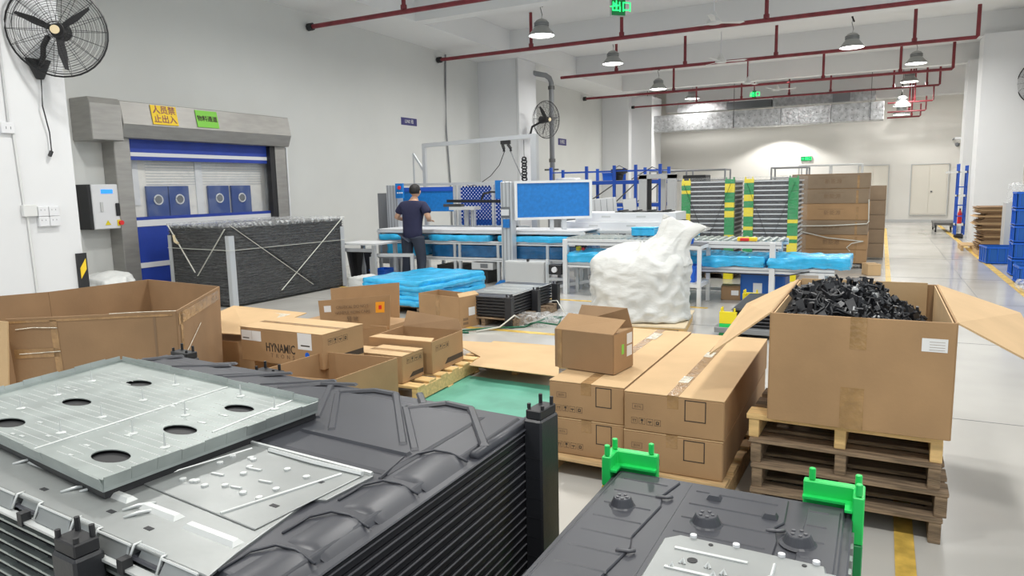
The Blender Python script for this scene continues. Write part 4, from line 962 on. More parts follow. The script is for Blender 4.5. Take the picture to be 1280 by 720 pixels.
BP('shell', 'tray', lambda b: (b.box(bx0, bx1, by0, by1, bz-0.03, bz-0.014), b.prism([(bx0+.02,by0+.02),(bx1-.02,by0+.02),(bx1-.02,by1-.02),(bx0+.02,by1-.02)], bz-0.014, bz-0.004)), bevel=0.004)
for nm, poly in (('left_panel', [(-0.715,1.0),(-0.555,1.0),(-0.555,1.50),(-0.535,1.66),(-0.55,1.72),(-0.53,1.93),(-0.545,2.0),(-0.52,2.12),(-0.715,2.12)]),
                 ('middle_panel', [(-0.485,1.0),(-0.205,1.0),(-0.205,1.60),(-0.20,1.85),(-0.215,1.93),(-0.195,1.97),(-0.20,2.12),(-0.485,2.12)]),
                 ('right_panel', [(-0.165,1.0),(-0.06,1.0),(-0.06,2.10),(-0.145,2.10)])):
    c_ = BP(nm, 'tray', lambda b: b.prism(poly, bz-0.005, bz+0.002), bevel=0.003)
    xs = [p[0] for p in poly]; x0 = min(xs)+0.025; x1 = max(xs)-0.03
    for k in range(12):
        y = 1.06+0.092*k
        mb = MB(); mb.prism([(x0,y-0.006),(x1,y-0.006),(x1,y+0.006),(x0,y+0.006)], bz+0.001, bz+0.0045, [(x0,y-0.001),(x1,y-0.001),(x1,y+0.001),(x0,y+0.001)])
        mb.build('shallow_rib', 'tray', c_, rel=True)
for x_, y_, r_ in ((-0.633,1.885,0.036),(-0.388,1.875,0.042),(-0.150,1.865,0.042),(-0.40,2.04,0.0),(-0.235,1.985,0.0)):
    if r_:
        c_ = BP('round_boss', 'tray', lambda b: b.lathe([(r_*1.15,bz),(r_*0.95,bz+0.006),(r_*0.72,bz+0.026),(r_*0.66,bz+0.029)], 22, x_, y_), smooth=False)
        for a in range(5): mb = MB(); mb.cyl((x_+r_*.4*math.cos(a*1.256), y_+r_*.4*math.sin(a*1.256), bz+0.029), (x_+r_*.4*math.cos(a*1.256), y_+r_*.4*math.sin(a*1.256), bz+0.0315), 0.005, 8); mb.build('dimple', 'tray_lt', c_, rel=True)
    else: BP('square_boss', 'tray', lambda b: b.prism([(x_-.022,y_-.016),(x_+.022,y_-.016),(x_+.022,y_+.016),(x_-.022,y_+.016)], bz, bz+0.015, [(x_-.014,y_-.01),(x_+.014,y_-.01),(x_+.014,y_+.01),(x_-.014,y_+.01)]))
for x_, y_ in ((-0.53,1.63),(-0.525,1.98),(-0.20,1.90)):
    BP('edge_catch', 'tray_lt', lambda b: b.tube([(x_-0.035,y_,bz+0.003),(x_,y_+0.003,bz+0.006),(x_+0.010,y_+0.018,bz+0.003)], 0.005, 6), smooth=True)
BP('rim_bead', 'tray_lt', lambda b: b.tube([(bx0+0.022,by0+.03,bz-0.006),(bx0+0.022,by1-0.03,bz-0.006)], 0.0022, 5))
foil = BP('foil_cover', 'foil', lambda b: b.prism([(-0.47,1.0),(-0.05,1.0),(-0.05,1.735),(-0.075,1.735),(-0.08,1.765),(-0.22,1.77),(-0.435,1.775),(-0.47,1.74)], bz-0.004, bz+0.006), bevel=0.004)
for y in (1.70, 1.60, 1.50): mb = MB(); mb.prism([(-0.43,y-0.006),(-0.25,y-0.006),(-0.25,y+0.004),(-0.43,y+0.004)], bz+0.005, bz+0.009); mb.build('foil_rib', 'bright', foil, rel=True)
for x_, y_ in ((-0.40,1.775),(-0.29,1.772),(-0.18,1.770),(-0.10,1.768)): mb = MB(); mb.lathe([(0.009,bz+0.005),(0.009,bz+0.013),(0.004,bz+0.014)], 8, x_, y_); mb.build('foil_clip', 'white', foil, rel=True)
for x_, y_, r_ in ((-0.35,1.752,.006),(-0.375,1.655,.013),(-0.125,1.745,.006)): mb = MB(); mb.lathe([(r_,bz+0.0055),(r_,bz+0.0075)], 10, x_, y_); mb.build('hole', 'black', foil, rel=True)
for x_, y_ in ((-0.34,1.635),(-0.40,1.63),(-0.32,1.60),(-0.42,1.60),(-0.30,1.62),(-0.26,1.59)): mb = MB(); mb.tube([(x_,y_,bz+0.006),(x_+0.006,y_+0.008,bz+0.015),(x_+0.012,y_,bz+0.006)], 0.004, 5); mb.build('foil_hook', 'bright', foil, rel=True)
mb = MB(); mb.tube([(-0.25,1.625,bz+0.006),(-0.20,1.64,bz+0.010),(-0.19,1.66,bz+0.008),(-0.19,1.72,bz+0.007)], 0.004, 5); mb.build('foil_seam', 'bright', foil, rel=True)

def bracket_post(label, x, y, sx, sy, z1, segs, name='bracket_post', k=1.0):
    """L-shaped plastic corner post made of stacked brackets; arms run along sx*X and sy*Y from the corner (x, y)"""
    t = thing(name, label, 'post', (x, y, 0))
    A = 0.165*k; Bm = 0.10*k; w = 0.030*k
    L = [(0,0),(sx*A,0),(sx*A,sy*w),(sx*w,sy*w),(sx*w,sy*Bm),(0,sy*Bm)]
    z = 0.0
    for m_, h in segs:
        MB().prism(L, z, z+h-0.0015).build('bracket', m_, t, bevel=0.003); z += h
    top = segs[-1][0]
    for px_, py_ in ((sx*A*0.86, sy*w/2), (sx*w/2, sy*Bm*0.86), (sx*w*0.6, sy*w*0.6)):
        MB().cyl((px_, py_, z), (px_, py_, z+0.035*k), 0.0095*k, 10).build('pin', top, t, bevel=0.002)
    MB().prism([(sx*w,sy*w),(sx*A,sy*w),(sx*A,sy*(w+0.02*k)),(sx*(w+0.02*k),sy*(w+0.02*k)),(sx*(w+0.02*k),sy*Bm),(sx*w,sy*Bm)], z-0.05*k, z-0.043*k).build('ledge', top, t)
    return t
G_, D_, Y_ = 'green', 'green_dk', 'yellow'
bracket_post('green and yellow corner bracket post at the back left of the bottom right tray stack', -0.775, 2.195, 1, -1, .8, [(Y_,.2),(G_,.2),(Y_,.16),(Y_,.115),(G_,.10)])
bracket_post('green and yellow corner bracket post at the back right of the bottom right tray stack', -0.002, 2.195, -1, -1, .8, [(G_,.15),(Y_,.2),(Y_,.18),(D_,.105),(G_,.14)])
pallet('wooden pallet under the bottom right tray stack, below the frame', 0.75, 1.2, 0.11, (-0.39, 1.55, 0), 0, m='wood', n=6, seed=51)
random.seed(21)
# ---------------------------------------------------------------- black wrapped load by the roll door
t = thing('wrapped_load', 'tall black load wrapped in stretch film with crossed straps before the roll door', 'wrapped load', (-8.95, 8.38, 0))
mb = MB(); mb.box(-0.64, 0.64, -1.22, 1.22, 0.01, 1.19); mb.build('load', 'wrapdark', t, bevel=0.01)
for k in range(26):
    z = 0.04+0.044*k; rbox('layer_edge', 'tray_gap', t, -0.648, 0.648, -1.228, 1.228, z, z+0.010)
crumple(0, 0, 0.61, 1.32, 2.48, 1.16, n=26, amp=0.02, freq=4, rnd=0.03, seed=4, zfreq=3).build('stretch_film', 'film', t, smooth=True)
crumple(0, 0, 1.195, 1.34, 2.50, 0.06, n=30, amp=0.03, freq=6, rnd=0.05, seed=8).build('top_film', 'film_dense', t, smooth=True)
for x, y in ((0.655,-1.235),(0.655,1.235),(-0.655,-1.235)):
    MB().box(x-0.07*(x>0)-0.0, x+0.07*(x<0), y-0.006, y+0.006, 0.02, 1.05 if y < 0 else 1.0).build('corner_board', 'alu', t)
    MB().box(x-0.006, x+0.006, min(y, y+0.09*(1 if y < 0 else -1)), max(y, y+0.09*(1 if y < 0 else -1)), 0.02, 1.05).build('corner_board', 'alu', t)
xs = 0.668
for a, b in (((xs,-1.2,1.2),(xs,0.4,0.14)), ((xs,1.2,1.2),(xs,-0.3,0.14)), ((xs,-1.24,0.84),(xs,1.24,0.82))):
    MB().bar(a, b, 0.018, 0.005).build('strap', 'strap_w', t)
MB().bar((xs+.004,-1.1,1.15), (xs+.004,0.5,0.14), 0.016, 0.004).build('strap', 'black', t)
for a, b in (((-0.62,-1.245,1.2),(-0.10,-1.245,0.5)), ((0.6,-1.245,1.15),(-0.05,-1.245,0.45)), ((-0.66,-1.245,0.86),(0.66,-1.245,0.84))):
    MB().bar(a, b, 0.02, 0.006).build('strap', 'strap_w', t)
MB().tube([(-0.5,-1.25,1.05),(-0.46,-1.27,0.96),(-0.40,-1.26,0.93)], 0.02, 6).build('strap_knot', 'offshirt', t)

# ---------------------------------------------------------------- blue film wrapped pads
def pad(label, name, cx, cy, z, w, d, h, rz, m='filmblue', seed=0, amp=0.02, group=None, n=18, cat='pad', freq=5):
    o = crumple(0, 0, h/2, w, d, h, n=n, amp=amp, freq=freq, rnd=0.06, seed=seed).build(name, m, smooth=True)
    o.location = (cx, cy, z); o.rotation_euler = (0, 0, rz); return tag(o, label, cat, group)
nm = ['lowest', 'second from the bottom', 'third from the bottom', 'fourth from the bottom', 'topmost']
pallet('dark wooden pallet under the stack of blue film wrapped pads', 1.0, 1.35, 0.12, (-5.76, 8.33, 0), -0.12, m='wood_old', n=7, seed=61)
for k in range(5):
    pad(nm[k]+' blue film wrapped pad in the stack in front of the worker', 'wrapped_pad', -5.76+0.02*(k%2), 8.33+0.015*(k%3), 0.125+0.066*k, 1.06+0.05*(k%2), 1.42, 0.062, -0.13+0.03*(k%2), seed=k*3, amp=0.034)

# ---------------------------------------------------------------- small black tray stack with foil on top
lay = None
for k in range(6):
    z = 0.125+0.037*k
    if not lay:
        mb = MB(); mb.box(-0.32,0.32,-0.63,0.63,0,0.026); mb.box(-0.332,0.332,-0.645,0.645,0.004,0.030); lay = o = mb.build('battery_tray', ['blackp','tray_lt'])
    else: o = lay.copy(); COL.objects.link(o)
    o.location = (-4.22, 7.96, z); tag(o, '%s black tray from the bottom of the low foil-topped stack' % ORD[k], 'tray', 'trays in the low foil-topped stack')
t = thing('battery_tray', 'top black tray with silver foil of the low stack behind the small open carton', 'tray', (-4.22, 7.96, 0.347))
rbox('shell', 'tray', t, -0.335, 0.335, -0.65, 0.65, 0, 0.018, bevel=0.004); rbox('foil_cover', 'foil', t, -0.30, 0.31, -0.42, 0.42, 0.019, 0.024, bevel=0.002)
for y in (-0.25, 0.0, 0.25): rbox('foil_rib', 'bright', t, -0.2, 0.25, y, y+0.02, 0.024, 0.03)
rbox('rim', 'bright', t, 0.325, 0.338, -0.64, 0.64, 0.016, 0.022)
def small_post(label, x, y, h=0.40, w=0.09, m='blackp'):
    t = thing('stacking_post', label, 'post', (x, y, 0)); rbox('body', m, t, -w/2, w/2, -w/2, w/2, 0.02, h-0.03, bevel=0.005)
    for a, b in ((-.25,-.25),(.25,.25),(.25,-.25)): MB().cyl((a*w,b*w,h-0.03),(a*w,b*w,h),0.01,8).build('pin', m, t)
small_post('black stacking post at the near corner of the low foil-topped tray stack', -3.86, 7.33)
small_post('black stacking post midway along the low foil-topped tray stack', -3.83, 8.0)
small_post('black stacking post at the far corner of the low foil-topped tray stack', -3.83, 8.62)
pallet('wooden pallet under the low foil-topped tray stack', 0.85, 1.3, 0.11, (-4.22, 7.96, 0), m='wood_old', n=6, seed=62)
# small open carton beside it
t = thing('open_carton', 'small open brown carton standing on the floor before the foil-topped stack', 'carton', (-4.68, 7.28, 0), -0.22)
w, d, h = 0.70, 0.34, 0.38
carton_walls([(-w/2,-d/2),(w/2,-d/2),(w/2,d/2),(-w/2,d/2)], 0, h, 0.008).build('body', 'card', t, bevel=0.001)
rbox('tape', 'tape', t, -0.05, 0.02, -d/2-0.006, -d/2-0.005, 0, h); rbox('label', 'paper', t, w/2+0.005, w/2+0.006, -0.02, 0.09, 0.14, 0.24)
for z in (0.04, 0.09): rbox('printed_marks', 'ink_faded', t, w/2+0.005, w/2+0.0055, -0.12, -0.03, z, z+0.03)
MB().plate([(w/2,-d/2,h),(w/2,d/2,h),(w/2-0.05,d/2-0.02,h+0.04),(w/2-0.05,-d/2+0.02,h+0.04)], 0.005).build('flap', 'card_lt', t)
# strapping and clear film left on the floor
random.seed(3)
def strap_piece(label, pts, m, r=0.008, group=None):
    tag(MB().tube(pts, r, 5).build('strapping_band', m, smooth=True), label, 'strap', group)
strap_piece('long green strapping band lying on the floor before the foil-topped stack', [(-4.35,6.85,0.012),(-4.0,7.1,0.03),(-3.7,7.4,0.012),(-3.6,7.9,0.05),(-3.45,8.2,0.012)], 'strap', 0.012)
strap_piece('dark green strapping loop on the floor beside the white bag', [(-3.75,7.5,0.01),(-3.55,7.45,0.07),(-3.35,7.6,0.02),(-3.42,7.85,0.06),(-3.65,7.9,0.012)], 'strap', 0.011)
strap_piece('black strap end curling up from the floor near the white bag pallet', [(-3.5,8.1,0.012),(-3.3,8.0,0.05),(-3.1,7.95,0.03),(-3.0,8.1,0.012)], 'black', 0.010)
strap_piece('pale strap lying against the foil-topped stack', [(-4.1,6.95,0.012),(-3.9,7.15,0.04),(-3.78,7.3,0.16),(-3.8,7.45,0.10)], 'strap_w', 0.010)
strap_piece('white cord looping up by the far end of the foil-topped stack', [(-3.78,8.3,0.18),(-3.65,8.25,0.2),(-3.5,8.1,0.10),(-3.45,8.15,0.012)], 'strap_w', 0.007)
strap_piece('thin green strap lying under the small open carton corner', [(-4.6,6.85,0.012),(-4.3,6.80,0.02),(-4.15,6.86,0.012)], 'strap', 0.012)
o = crumple(0,0,0.03,0.75,0.5,0.06,n=18,amp=0.05,freq=6,rnd=0.5,seed=12).build('plastic_film', 'film_dense', smooth=True); o.location=(-3.3,8.0,0.0); tag(o, 'crumpled clear plastic film heap on the floor left of the white bag', 'film')
o = crumple(0,0,0.05,0.5,0.35,0.14,n=14,amp=0.06,freq=8,rnd=0.5,seed=15).build('plastic_film', 'film_dense', smooth=True); o.location=(-3.72,7.65,0.0); tag(o, 'clear film bunched against the foil-topped stack', 'film')

# ---------------------------------------------------------------- white bag on a plywood-topped pallet
t = pallet('pale plywood-topped pallet under the big white bag', 1.05, 1.1, 0.11, (-2.42, 7.95, 0), 0.14, m='wood_new', n=6, seed=63)
rbox('plywood_top', 'ply', t, -0.54, 0.54, -0.56, 0.56, 0.11, 0.125)
def ring(zf, cx, cy, rx, ry, sq=2.6, n=56, amp=0.03, seed=0):
    out = []
    for j in range(n):
        a = 2*PI*j/n; c, s_ = math.cos(a), math.sin(a); k = (abs(c)**sq+abs(s_)**sq)**(-1/sq)
        q = Vector((c*2.2+cx, s_*2.2+cy, zf*2.6))
        nn = (1-abs(noise.noise(q*1.1+Vector((0,0,seed))))*2.2)*0.6 + noise.noise(q*2.7)*0.7
        out.append((cx+rx*k*c*(1+amp*nn*2), cy+ry*k*s_*(1+amp*nn*2), zf+amp*0.6*noise.noise(q*1.9+Vector((5,0,0)))))
    return out
def loft(rings):
    mb = MB(); n = len(rings[0]); vs = [p for r in rings for p in r]; fs = []
    for i in range(len(rings)-1):
        for j in range(n): fs.append((i*n+j, i*n+(j+1)%n, (i+1)*n+(j+1)%n, (i+1)*n+j))
    fs.append(tuple(range(n))[::-1]); fs.append(tuple(range(len(vs)-n, len(vs)))); return mb.add(vs, fs)
t = thing('bulk_bag', 'big white woven bag, slumped, its neck twisted up, on a pallet', 'bag', (-2.43, 7.92, 0.127), 0.12)
R = []
def folds(a, z, s=0.0):
    q = Vector((math.cos(a)*1.6, math.sin(a)*1.6, z*2.2+s))
    return (0.5-abs(noise.noise(q*1.3+Vector((z*1.5, -z, 0)))))*0.05 + (0.35-abs(noise.noise(q*2.6+Vector((-z*3, z*3, 4)))))*0.07 + noise.noise(q*6.5)*0.012
NA = 88
for i in range(46):
    f = i/45; z = 0.01+0.80*f**0.9 if f < 0.80 else 0.01+0.80*0.8**0.9+0.17*(f-0.80)/0.20
    bul = 1-0.10*(1-math.sin(min(1, f*1.5)*PI/2))*0.5
    if f > 0.60: k = (f-0.60)/0.40; bul *= math.sqrt(max(0.004, 1-k**3.2))
    row = []
    for j in range(NA):
        a = 2*PI*j/NA; c, s_ = math.cos(a), math.sin(a); k_ = (abs(c)**2.5+abs(s_)**2.5)**(-1/2.5)
        fd = folds(a, z)*(0.4 if f > 0.9 else 1)
        row.append(((0.56*bul-0.05*max(0,c)*math.sin(min(1,f*1.15)*PI)+fd)*k_*c, (0.45*bul+fd)*k_*s_, z+0.10*noise.noise(Vector((c*2, s_*2, 7)))*min(1, f*1.3)+0.03*noise.noise(Vector((c*5, s_*5, f*6)))))
    R.append(row)
loft(R).build('bag_body', 'sack', t, smooth=True)
R = []
key = [(0.0, 0.18, 0.62, 0.38, 0.34, 0.0), (0.3, 0.27, 0.82, 0.25, 0.24, 0.05), (0.55, 0.37, 0.93, 0.18, 0.15, 0.10), (0.8, 0.44, 1.04, 0.21, 0.10, 0.20), (1.0, 0.50, 1.10, 0.235, 0.05, 0.28)]
for i in range(26):
    f = i/25
    for p0, p1 in zip(key[:-1], key[1:]):
        if p0[0] <= f <= p1[0]: w0 = (f-p0[0])/(p1[0]-p0[0]); cx, cz, rx, ry, tl = [p0[q]*(1-w0)+p1[q]*w0 for q in range(1, 6)]; break
    row = []
    for j in range(NA):
        a = 2*PI*j/NA; c, s_ = math.cos(a), math.sin(a); fd = 1+0.16*math.sin(a*7+2*math.sin(a*2)+f*2)*(0.3+0.7*f)+0.12*noise.noise(Vector((c*3, s_*3, f*2)))
        row.append((cx+rx*c*fd, ry*s_*fd-0.03, cz-tl*rx*c+0.03*f*math.sin(a*5)))
    R.append(row)
loft(R).build('bag_neck', 'sack', t, smooth=True)

# ---------------------------------------------------------------- black trays with yellow-green brackets behind the big carton
lay = None
for k in range(5):
    z = 0.12+0.040*k
    if not lay:
        mb = MB(); mb.box(-0.44,0.44,-0.60,0.60,0,0.028); mb.mi = 1; mb.box(-0.455,0.455,-0.62,0.62,0.016,0.022); lay = o = mb.build('battery_tray', ['blackp','tray_lt'])
    else: o = lay.copy(); COL.objects.link(o)
    o.location = (-0.93, 8.38, z); tag(o, '%s black tray from the bottom of the low yellow-cornered stack' % ORD[k], 'tray', 'trays in the low yellow-cornered stack')
bracket_post('yellow and green corner bracket at the near corner of the low black stack', -1.50, 7.72, 1, 1, .4, [('green_dk',.08),('green',.07),('yellow',.13)], k=1.1)
bracket_post('yellow corner bracket at the far corner of the low black stack', -1.46, 9.03, 1, -1, .4, [('green_dk',.08),('green',.07),('yellow',.16)], k=1.1)
t = thing('platform_dolly', 'grey steel dolly under the low black stack with yellow corners', 'dolly', (-0.95, 8.38, 0))
rbox('deck', 'greypipe', t, -0.60, 0.55, -0.68, 0.68, 0.05, 0.11, bevel=0.005)
for a in (-.5,.45):
    for b in (-.6,.6): MB().cyl((a-0.02,b,0.025),(a+0.02,b,0.025),0.025,12).build('castor', 'black', t)

# ---------------------------------------------------------------- aluminium frames
def prof(t, a, b, w=0.05, m='alu', h=None, name='profile'):
    return MB().bar(a, b, w, h).build(name, m, t)
def grooved(t, x, y, z0, z1, w, d, m='alu', n=4, name='column'):
    c = rbox(name, m, t, x-w/2, x+w/2, y-d/2, y+d/2, z0, z1, bevel=0.004)
    for k in range(n):
        gx = x-w/2+w*(k+0.5)/n; rbox('groove', 'slot', c, gx-0.005, gx+0.005, y-d/2-0.001, y-d/2, z0, z1)
    return c
# lifting station: two broad columns, blue panels, cross bar
t = thing('lifting_station', 'aluminium lifting station with blue panels around the worker', 'machine', (-7.0, 11.4, 0))
grooved(t, -1.43, -0.1, 0, 1.75, 0.27, 0.16, n=4); rbox('side_cover', 'greypipe', t, -1.92, -1.64, 0.0, 0.25, 0.2, 1.60)
grooved(t, 1.50, -0.92, 0, 1.75, 0.20, 0.16, n=3)
rbox('blue_bracket', 'panelblue', t, -1.30, -1.14, -0.24, -0.18, 1.50, 1.78); rbox('blue_bracket', 'panelblue', t, 1.29, 1.40, -0.98, -0.92, 1.48, 1.78)
MB().cyl((-1.2,-0.26,1.70),(-1.2,-0.24,1.70),0.035,12).build('red_knob', 'red', t)
for x in (-1.24,-1.19,-1.14): MB().cyl((x,-0.26,1.60),(x,-0.24,1.60),0.014,8).build('white_button', 'white', t)
for a, b in (((-1.7,0.5,1.76),(1.2,0.5,1.74)), ((-1.7,0.5,0.5),(-1.7,0.5,1.74)), ((-0.42,0.5,0.95),(-0.42,0.5,1.72)), ((-0.32,0.5,0.95),(-0.32,0.5,1.72)), ((0.46,0.46,0.95),(0.46,0.46,1.72)), ((0.95,0.5,0.9),(0.95,0.5,1.72)), ((-1.7,0.5,0.92),(1.2,0.5,0.92))):
    prof(t, a, b, 0.05)
rbox('blue_panel', 'panelblue', t, -1.66, -0.45, 0.49, 0.51, 1.22, 1.70); rbox('panel_hem', 'rackblue', t, -1.66, -0.45, 0.47, 0.488, 1.62, 1.70)
rbox('blue_panel', 'panelblue', t, -1.66, -1.45, 0.49, 0.51, 0.95, 1.22)
# perforated blue guards: crossing slats leave diamond holes
for x0, x1 in ((-0.28, 0.43), (0.49, 0.92)):
    mb = MB(); z0, z1 = 0.95, 1.70; s = 0.072
    import itertools
    k = x0-(z1-z0)
    while k < x1:
        for sg in (1, -1):
            pts = []
            for x_ in (max(x0, k), min(x1, k+(z1-z0))):
                zz = z0+(x_-k) if sg > 0 else z1-(x_-k); pts.append((x_, 0.50, zz))
            if pts[1][0]-pts[0][0] > 0.01: mb.bar(pts[0], pts[1], 0.004, 0.028)
        k += s
    o = mb.build('perforated_guard', 'rackblue', t); o['kind'] = 'stuff'
    rbox('guard_back', 'panelblue', t, x0, x1, 0.505, 0.507, 0.95, 1.06)
MB().bar((0.05,-0.5,1.44), (1.42,-0.86,1.43), 0.06, 0.05).build('cross_arm', 'black', t); MB().bar((-0.05,-0.45,1.36), (0.35,-0.48,1.36), 0.09, 0.05).build('arm_head', 'steel_dk', t)
MB().tube([(0.75,-0.5,1.46),(0.8,-0.5,1.56),(1.0,-0.60,1.59),(1.35,-0.86,1.58)], 0.02, 6).build('hose', 'black', t)
for x in (0.08, 0.22): grooved(t, x, 0.1, 0.95, 1.28, 0.08, 0.08, n=2, name='short_column')
rbox('gearbox', 'greypanel', t, -0.25, 0.3, 0.0, 0.25, 1.26, 1.32)
rbox('readout', 'white', t, 1.42, 1.56, -1.03, -1.015, 1.20, 1.30); rbox('readout_case', 'slot', t, 1.41, 1.57, -1.015, -1.005, 1.16, 1.34); rbox('blue_valve', 'panelblue', t, 1.46, 1.56, -1.05, -1.0, 1.0, 1.14)
MB().plate([(1.24,-1.05,0.0),(1.62,-1.05,0.0),(1.62,-1.05,0.14),(1.38,-1.05,0.12)], 0.02).build('foot_gusset', 'panelblue', t); rbox('foot_plate', 'panelblue', t, 1.30, 1.66, -1.04, -0.8, 0.0, 0.02)
# blue screen in a frame right of the column
t = thing('screen_panel', 'blue speckled screen panel in a pale frame right of the station column', 'panel', (-5.37, 10.45, 0))
rot = Matrix.Rotation(0.62, 4, 'Z')
def RB(nm, m_, *a, bevel=0): mb = MB(); mb.M = rot; mb.box(*a); return mb.build(nm, m_, t, bevel=bevel)
RB('screen', 'panelblue', 0.05, 1.27, -0.01, 0.01, 1.16, 1.72)
for a in ((0.0,1.31,-0.03,0.03,1.72,1.76),(0.0,1.31,-0.03,0.03,1.12,1.16),(0.0,0.045,-0.03,0.03,1.16,1.72),(1.265,1.31,-0.03,0.03,1.16,1.72)): RB('frame_bar', 'alu_white', *a)
for a in ((0.60,0.66,0.0,0.05,0.95,1.12),(0.80,0.88,0.0,0.06,0.95,1.12)): RB('post', 'alu', *a)
# overhead hoist frame
t = thing('hoist_frame', 'pale aluminium gantry with a hook hanging above the workstation', 'hoist', (-7.24, 12.5, 0))
for a, b, w in (((-1.27,0,0),(-1.27,0,2.60),0.07), ((1.28,0,0),(1.28,0,2.66),0.12), ((-1.30,0,2.56),(1.30,0,2.63),0.08), ((-1.27,0,2.0),(-1.55,0.0,2.4),0.04), ((-1.55,0,0),(-1.55,0,2.42),0.03)): prof(t, a, b, w, 'alu')
rbox('trolley', 'black', t, 0.55, 0.75, -0.03, 0.03, 2.50, 2.57)
for x, dx in ((0.58, 0.03), (0.70, 0.06)): MB().tube([(x,0,2.5),(x+dx,0,2.42),(x+dx,0.0,2.36)], 0.03, 6).build('hook', 'black', t)
MB().tube([(0.62,0,2.36),(0.5,0,2.1),(0.3,0,1.9),(0.05,0,1.75),(-0.2,0,1.70),(-0.35,0,1.78)], 0.008, 5).build('sling_cord', 'black', t); MB().tube([(0.76,0,2.36),(0.9,0,2.05),(1.05,0,1.75)], 0.012, 5).build('sling_cord', 'greypipe', t)
for k in range(8): MB().tube([(1.08+0.045*math.cos(a)*(1 if k%2 else .4), 0.045*math.cos(a)*(.4 if k%2 else 1)-0.06, 2.20-0.055*k+0.035*math.sin(a)) for a in [i*PI/4 for i in range(9)]], 0.018, 5).build('chain_link', 'black', t)
MB().tube([(1.08,-0.06,2.56),(1.08,-0.06,2.22)], 0.006, 5).build('chain_cord', 'black', t)

# ---------------------------------------------------------------- work bench (left part) and roller conveyor (right part)
t = thing('work_bench', 'long aluminium bench with blue wrapped pads in two levels in front of the station', 'bench', (-6.2, 11.0, 0))
for y in (-0.38, 0.38):
    for z, h in ((0.72, 0.06), (0.43, 0.06), (0.90, 0.04)): rbox('rail', 'alu_white', t, -2.15, 2.0, y-0.025, y+0.025, z-h/2, z+h/2); 
    for x in (-2.1,-1.2,-0.45,-0.35,0.42,0.52,1.35,1.95): rbox('leg', 'alu', t, x-0.025, x+0.025, y-0.024, y+0.024, 0, 0.94 if x in (-2.1,1.95) else 0.70)
rbox('table_top', 'white', t, -2.15, 1.95, -0.38, 0.38, 0.925, 0.945); rbox('lower_shelf', 'greypanel', t, -2.1, 1.95, -0.36, 0.36, 0.455, 0.465)
rbox('front_groove', 'slot', t, -2.15, 2.0, -0.4065, -0.405, 0.714, 0.722); rbox('front_groove', 'slot', t, -2.15, 2.0, -0.4065, -0.405, 0.424, 0.432)
rbox('control_unit', 'greypanel', t, -0.1, 0.32, -0.42, -0.1, 0.26, 0.38); rbox('control_dial', 'slot', t, 0.08, 0.22, -0.43, -0.42, 0.29, 0.36)
rbox('black_crate', 'black', t, -0.25, 0.15, -0.3, 0.2, 0.0, 0.22); rbox('black_crate', 'black', t, -0.9, -0.4, -0.3, 0.2, 0.0, 0.30)
for x0, x1 in ((-2.0,-1.55),(-1.15,-0.5),(-0.3,0.35),(0.5,1.05),(1.2,1.75)): rbox('bench_gap_shade', 'slot', t, x0, x1, -0.37, 0.36, 0.86, 0.92)  # dark boxes imitate the shaded gaps between table top and pads
for k, (cx, w_) in enumerate(((-7.9,0.75),(-6.55,1.25),(-4.98,1.55))):
    pad(('blue wrapped pad on the bench left of the worker','blue wrapped pad on the bench between worker and column','blue wrapped pad on the bench right of the column')[k], 'wrapped_pad', cx, 10.96, 0.755, w_, 0.80, 0.085, 0, seed=30+k, amp=0.035, n=16, freq=4)
for k, (cx, w_) in enumerate(((-7.75,0.8),(-6.4,1.5),(-4.9,1.4))):
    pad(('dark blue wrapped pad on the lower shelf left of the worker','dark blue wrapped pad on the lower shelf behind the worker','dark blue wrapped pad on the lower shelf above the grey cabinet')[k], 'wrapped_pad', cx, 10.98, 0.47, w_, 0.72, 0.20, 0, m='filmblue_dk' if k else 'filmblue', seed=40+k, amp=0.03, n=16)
t = thing('roller_conveyor', 'two-level roller conveyor with a pale frame behind the white bag', 'conveyor', (-3.0, 10.5, 0))
for y in (-0.40, 0.40):
    rbox('rail', 'alu_white', t, -1.35, 1.84, y-0.03, y+0.03, 0.76, 0.85)
    rbox('rail', 'alu_white', t, -1.35, 2.5, y-0.03, y+0.03, 0.42, 0.50)
    for x in (-1.3, 0.30, 1.73, 2.35): rbox('leg', 'alu_white', t, x-0.035, x+0.035, y-0.036*(1 if y<0 else -1)-0.03, y+0.03, 0, 0.84 if x < 2 else 0.45)
    rbox('rail_groove', 'slot', t, -1.35, 2.5, y-0.0315, y-0.03, 0.452, 0.462); rbox('rail_groove', 'slot', t, -1.35, 1.84, y-0.0315, y-0.03, 0.80, 0.81)
rm = MB(); rm.cyl((0,-0.375,0),(0,0.375,0),0.032,10); r0 = rm.build('roller', 'galv', t); r0.location = (-1.28,0,0.845)
for k in range(1, 31): o = r0.copy(); COL.objects.link(o); o.location = (-1.28+0.102*k, 0, 0.845)
rbox('cross_bar', 'alu', t, -1.3, 2.4, -0.02, 0.02, 0.1, 0.14)
MB().tube([(0.2,-0.45,0.47),(0.6,-0.47,0.40),(1.0,-0.45,0.42),(1.9,-0.45,0.40),(2.2,-0.45,0.47)], 0.008, 5).build('cable', 'black', t)
for k, (cx, w_) in enumerate(((-3.45, 1.6), (-2.0, 1.25), (-0.82, 1.0))):
    pad(('sky blue wrapped pad on the lower conveyor level behind the white bag','sky blue wrapped pad on the lower conveyor level beside the white cart','sky blue wrapped pad at the right end of the lower conveyor level')[k], 'wrapped_pad', cx, 10.45, 0.51, w_, 0.85, 0.13, 0, seed=50+k, amp=0.05, n=20, freq=6)
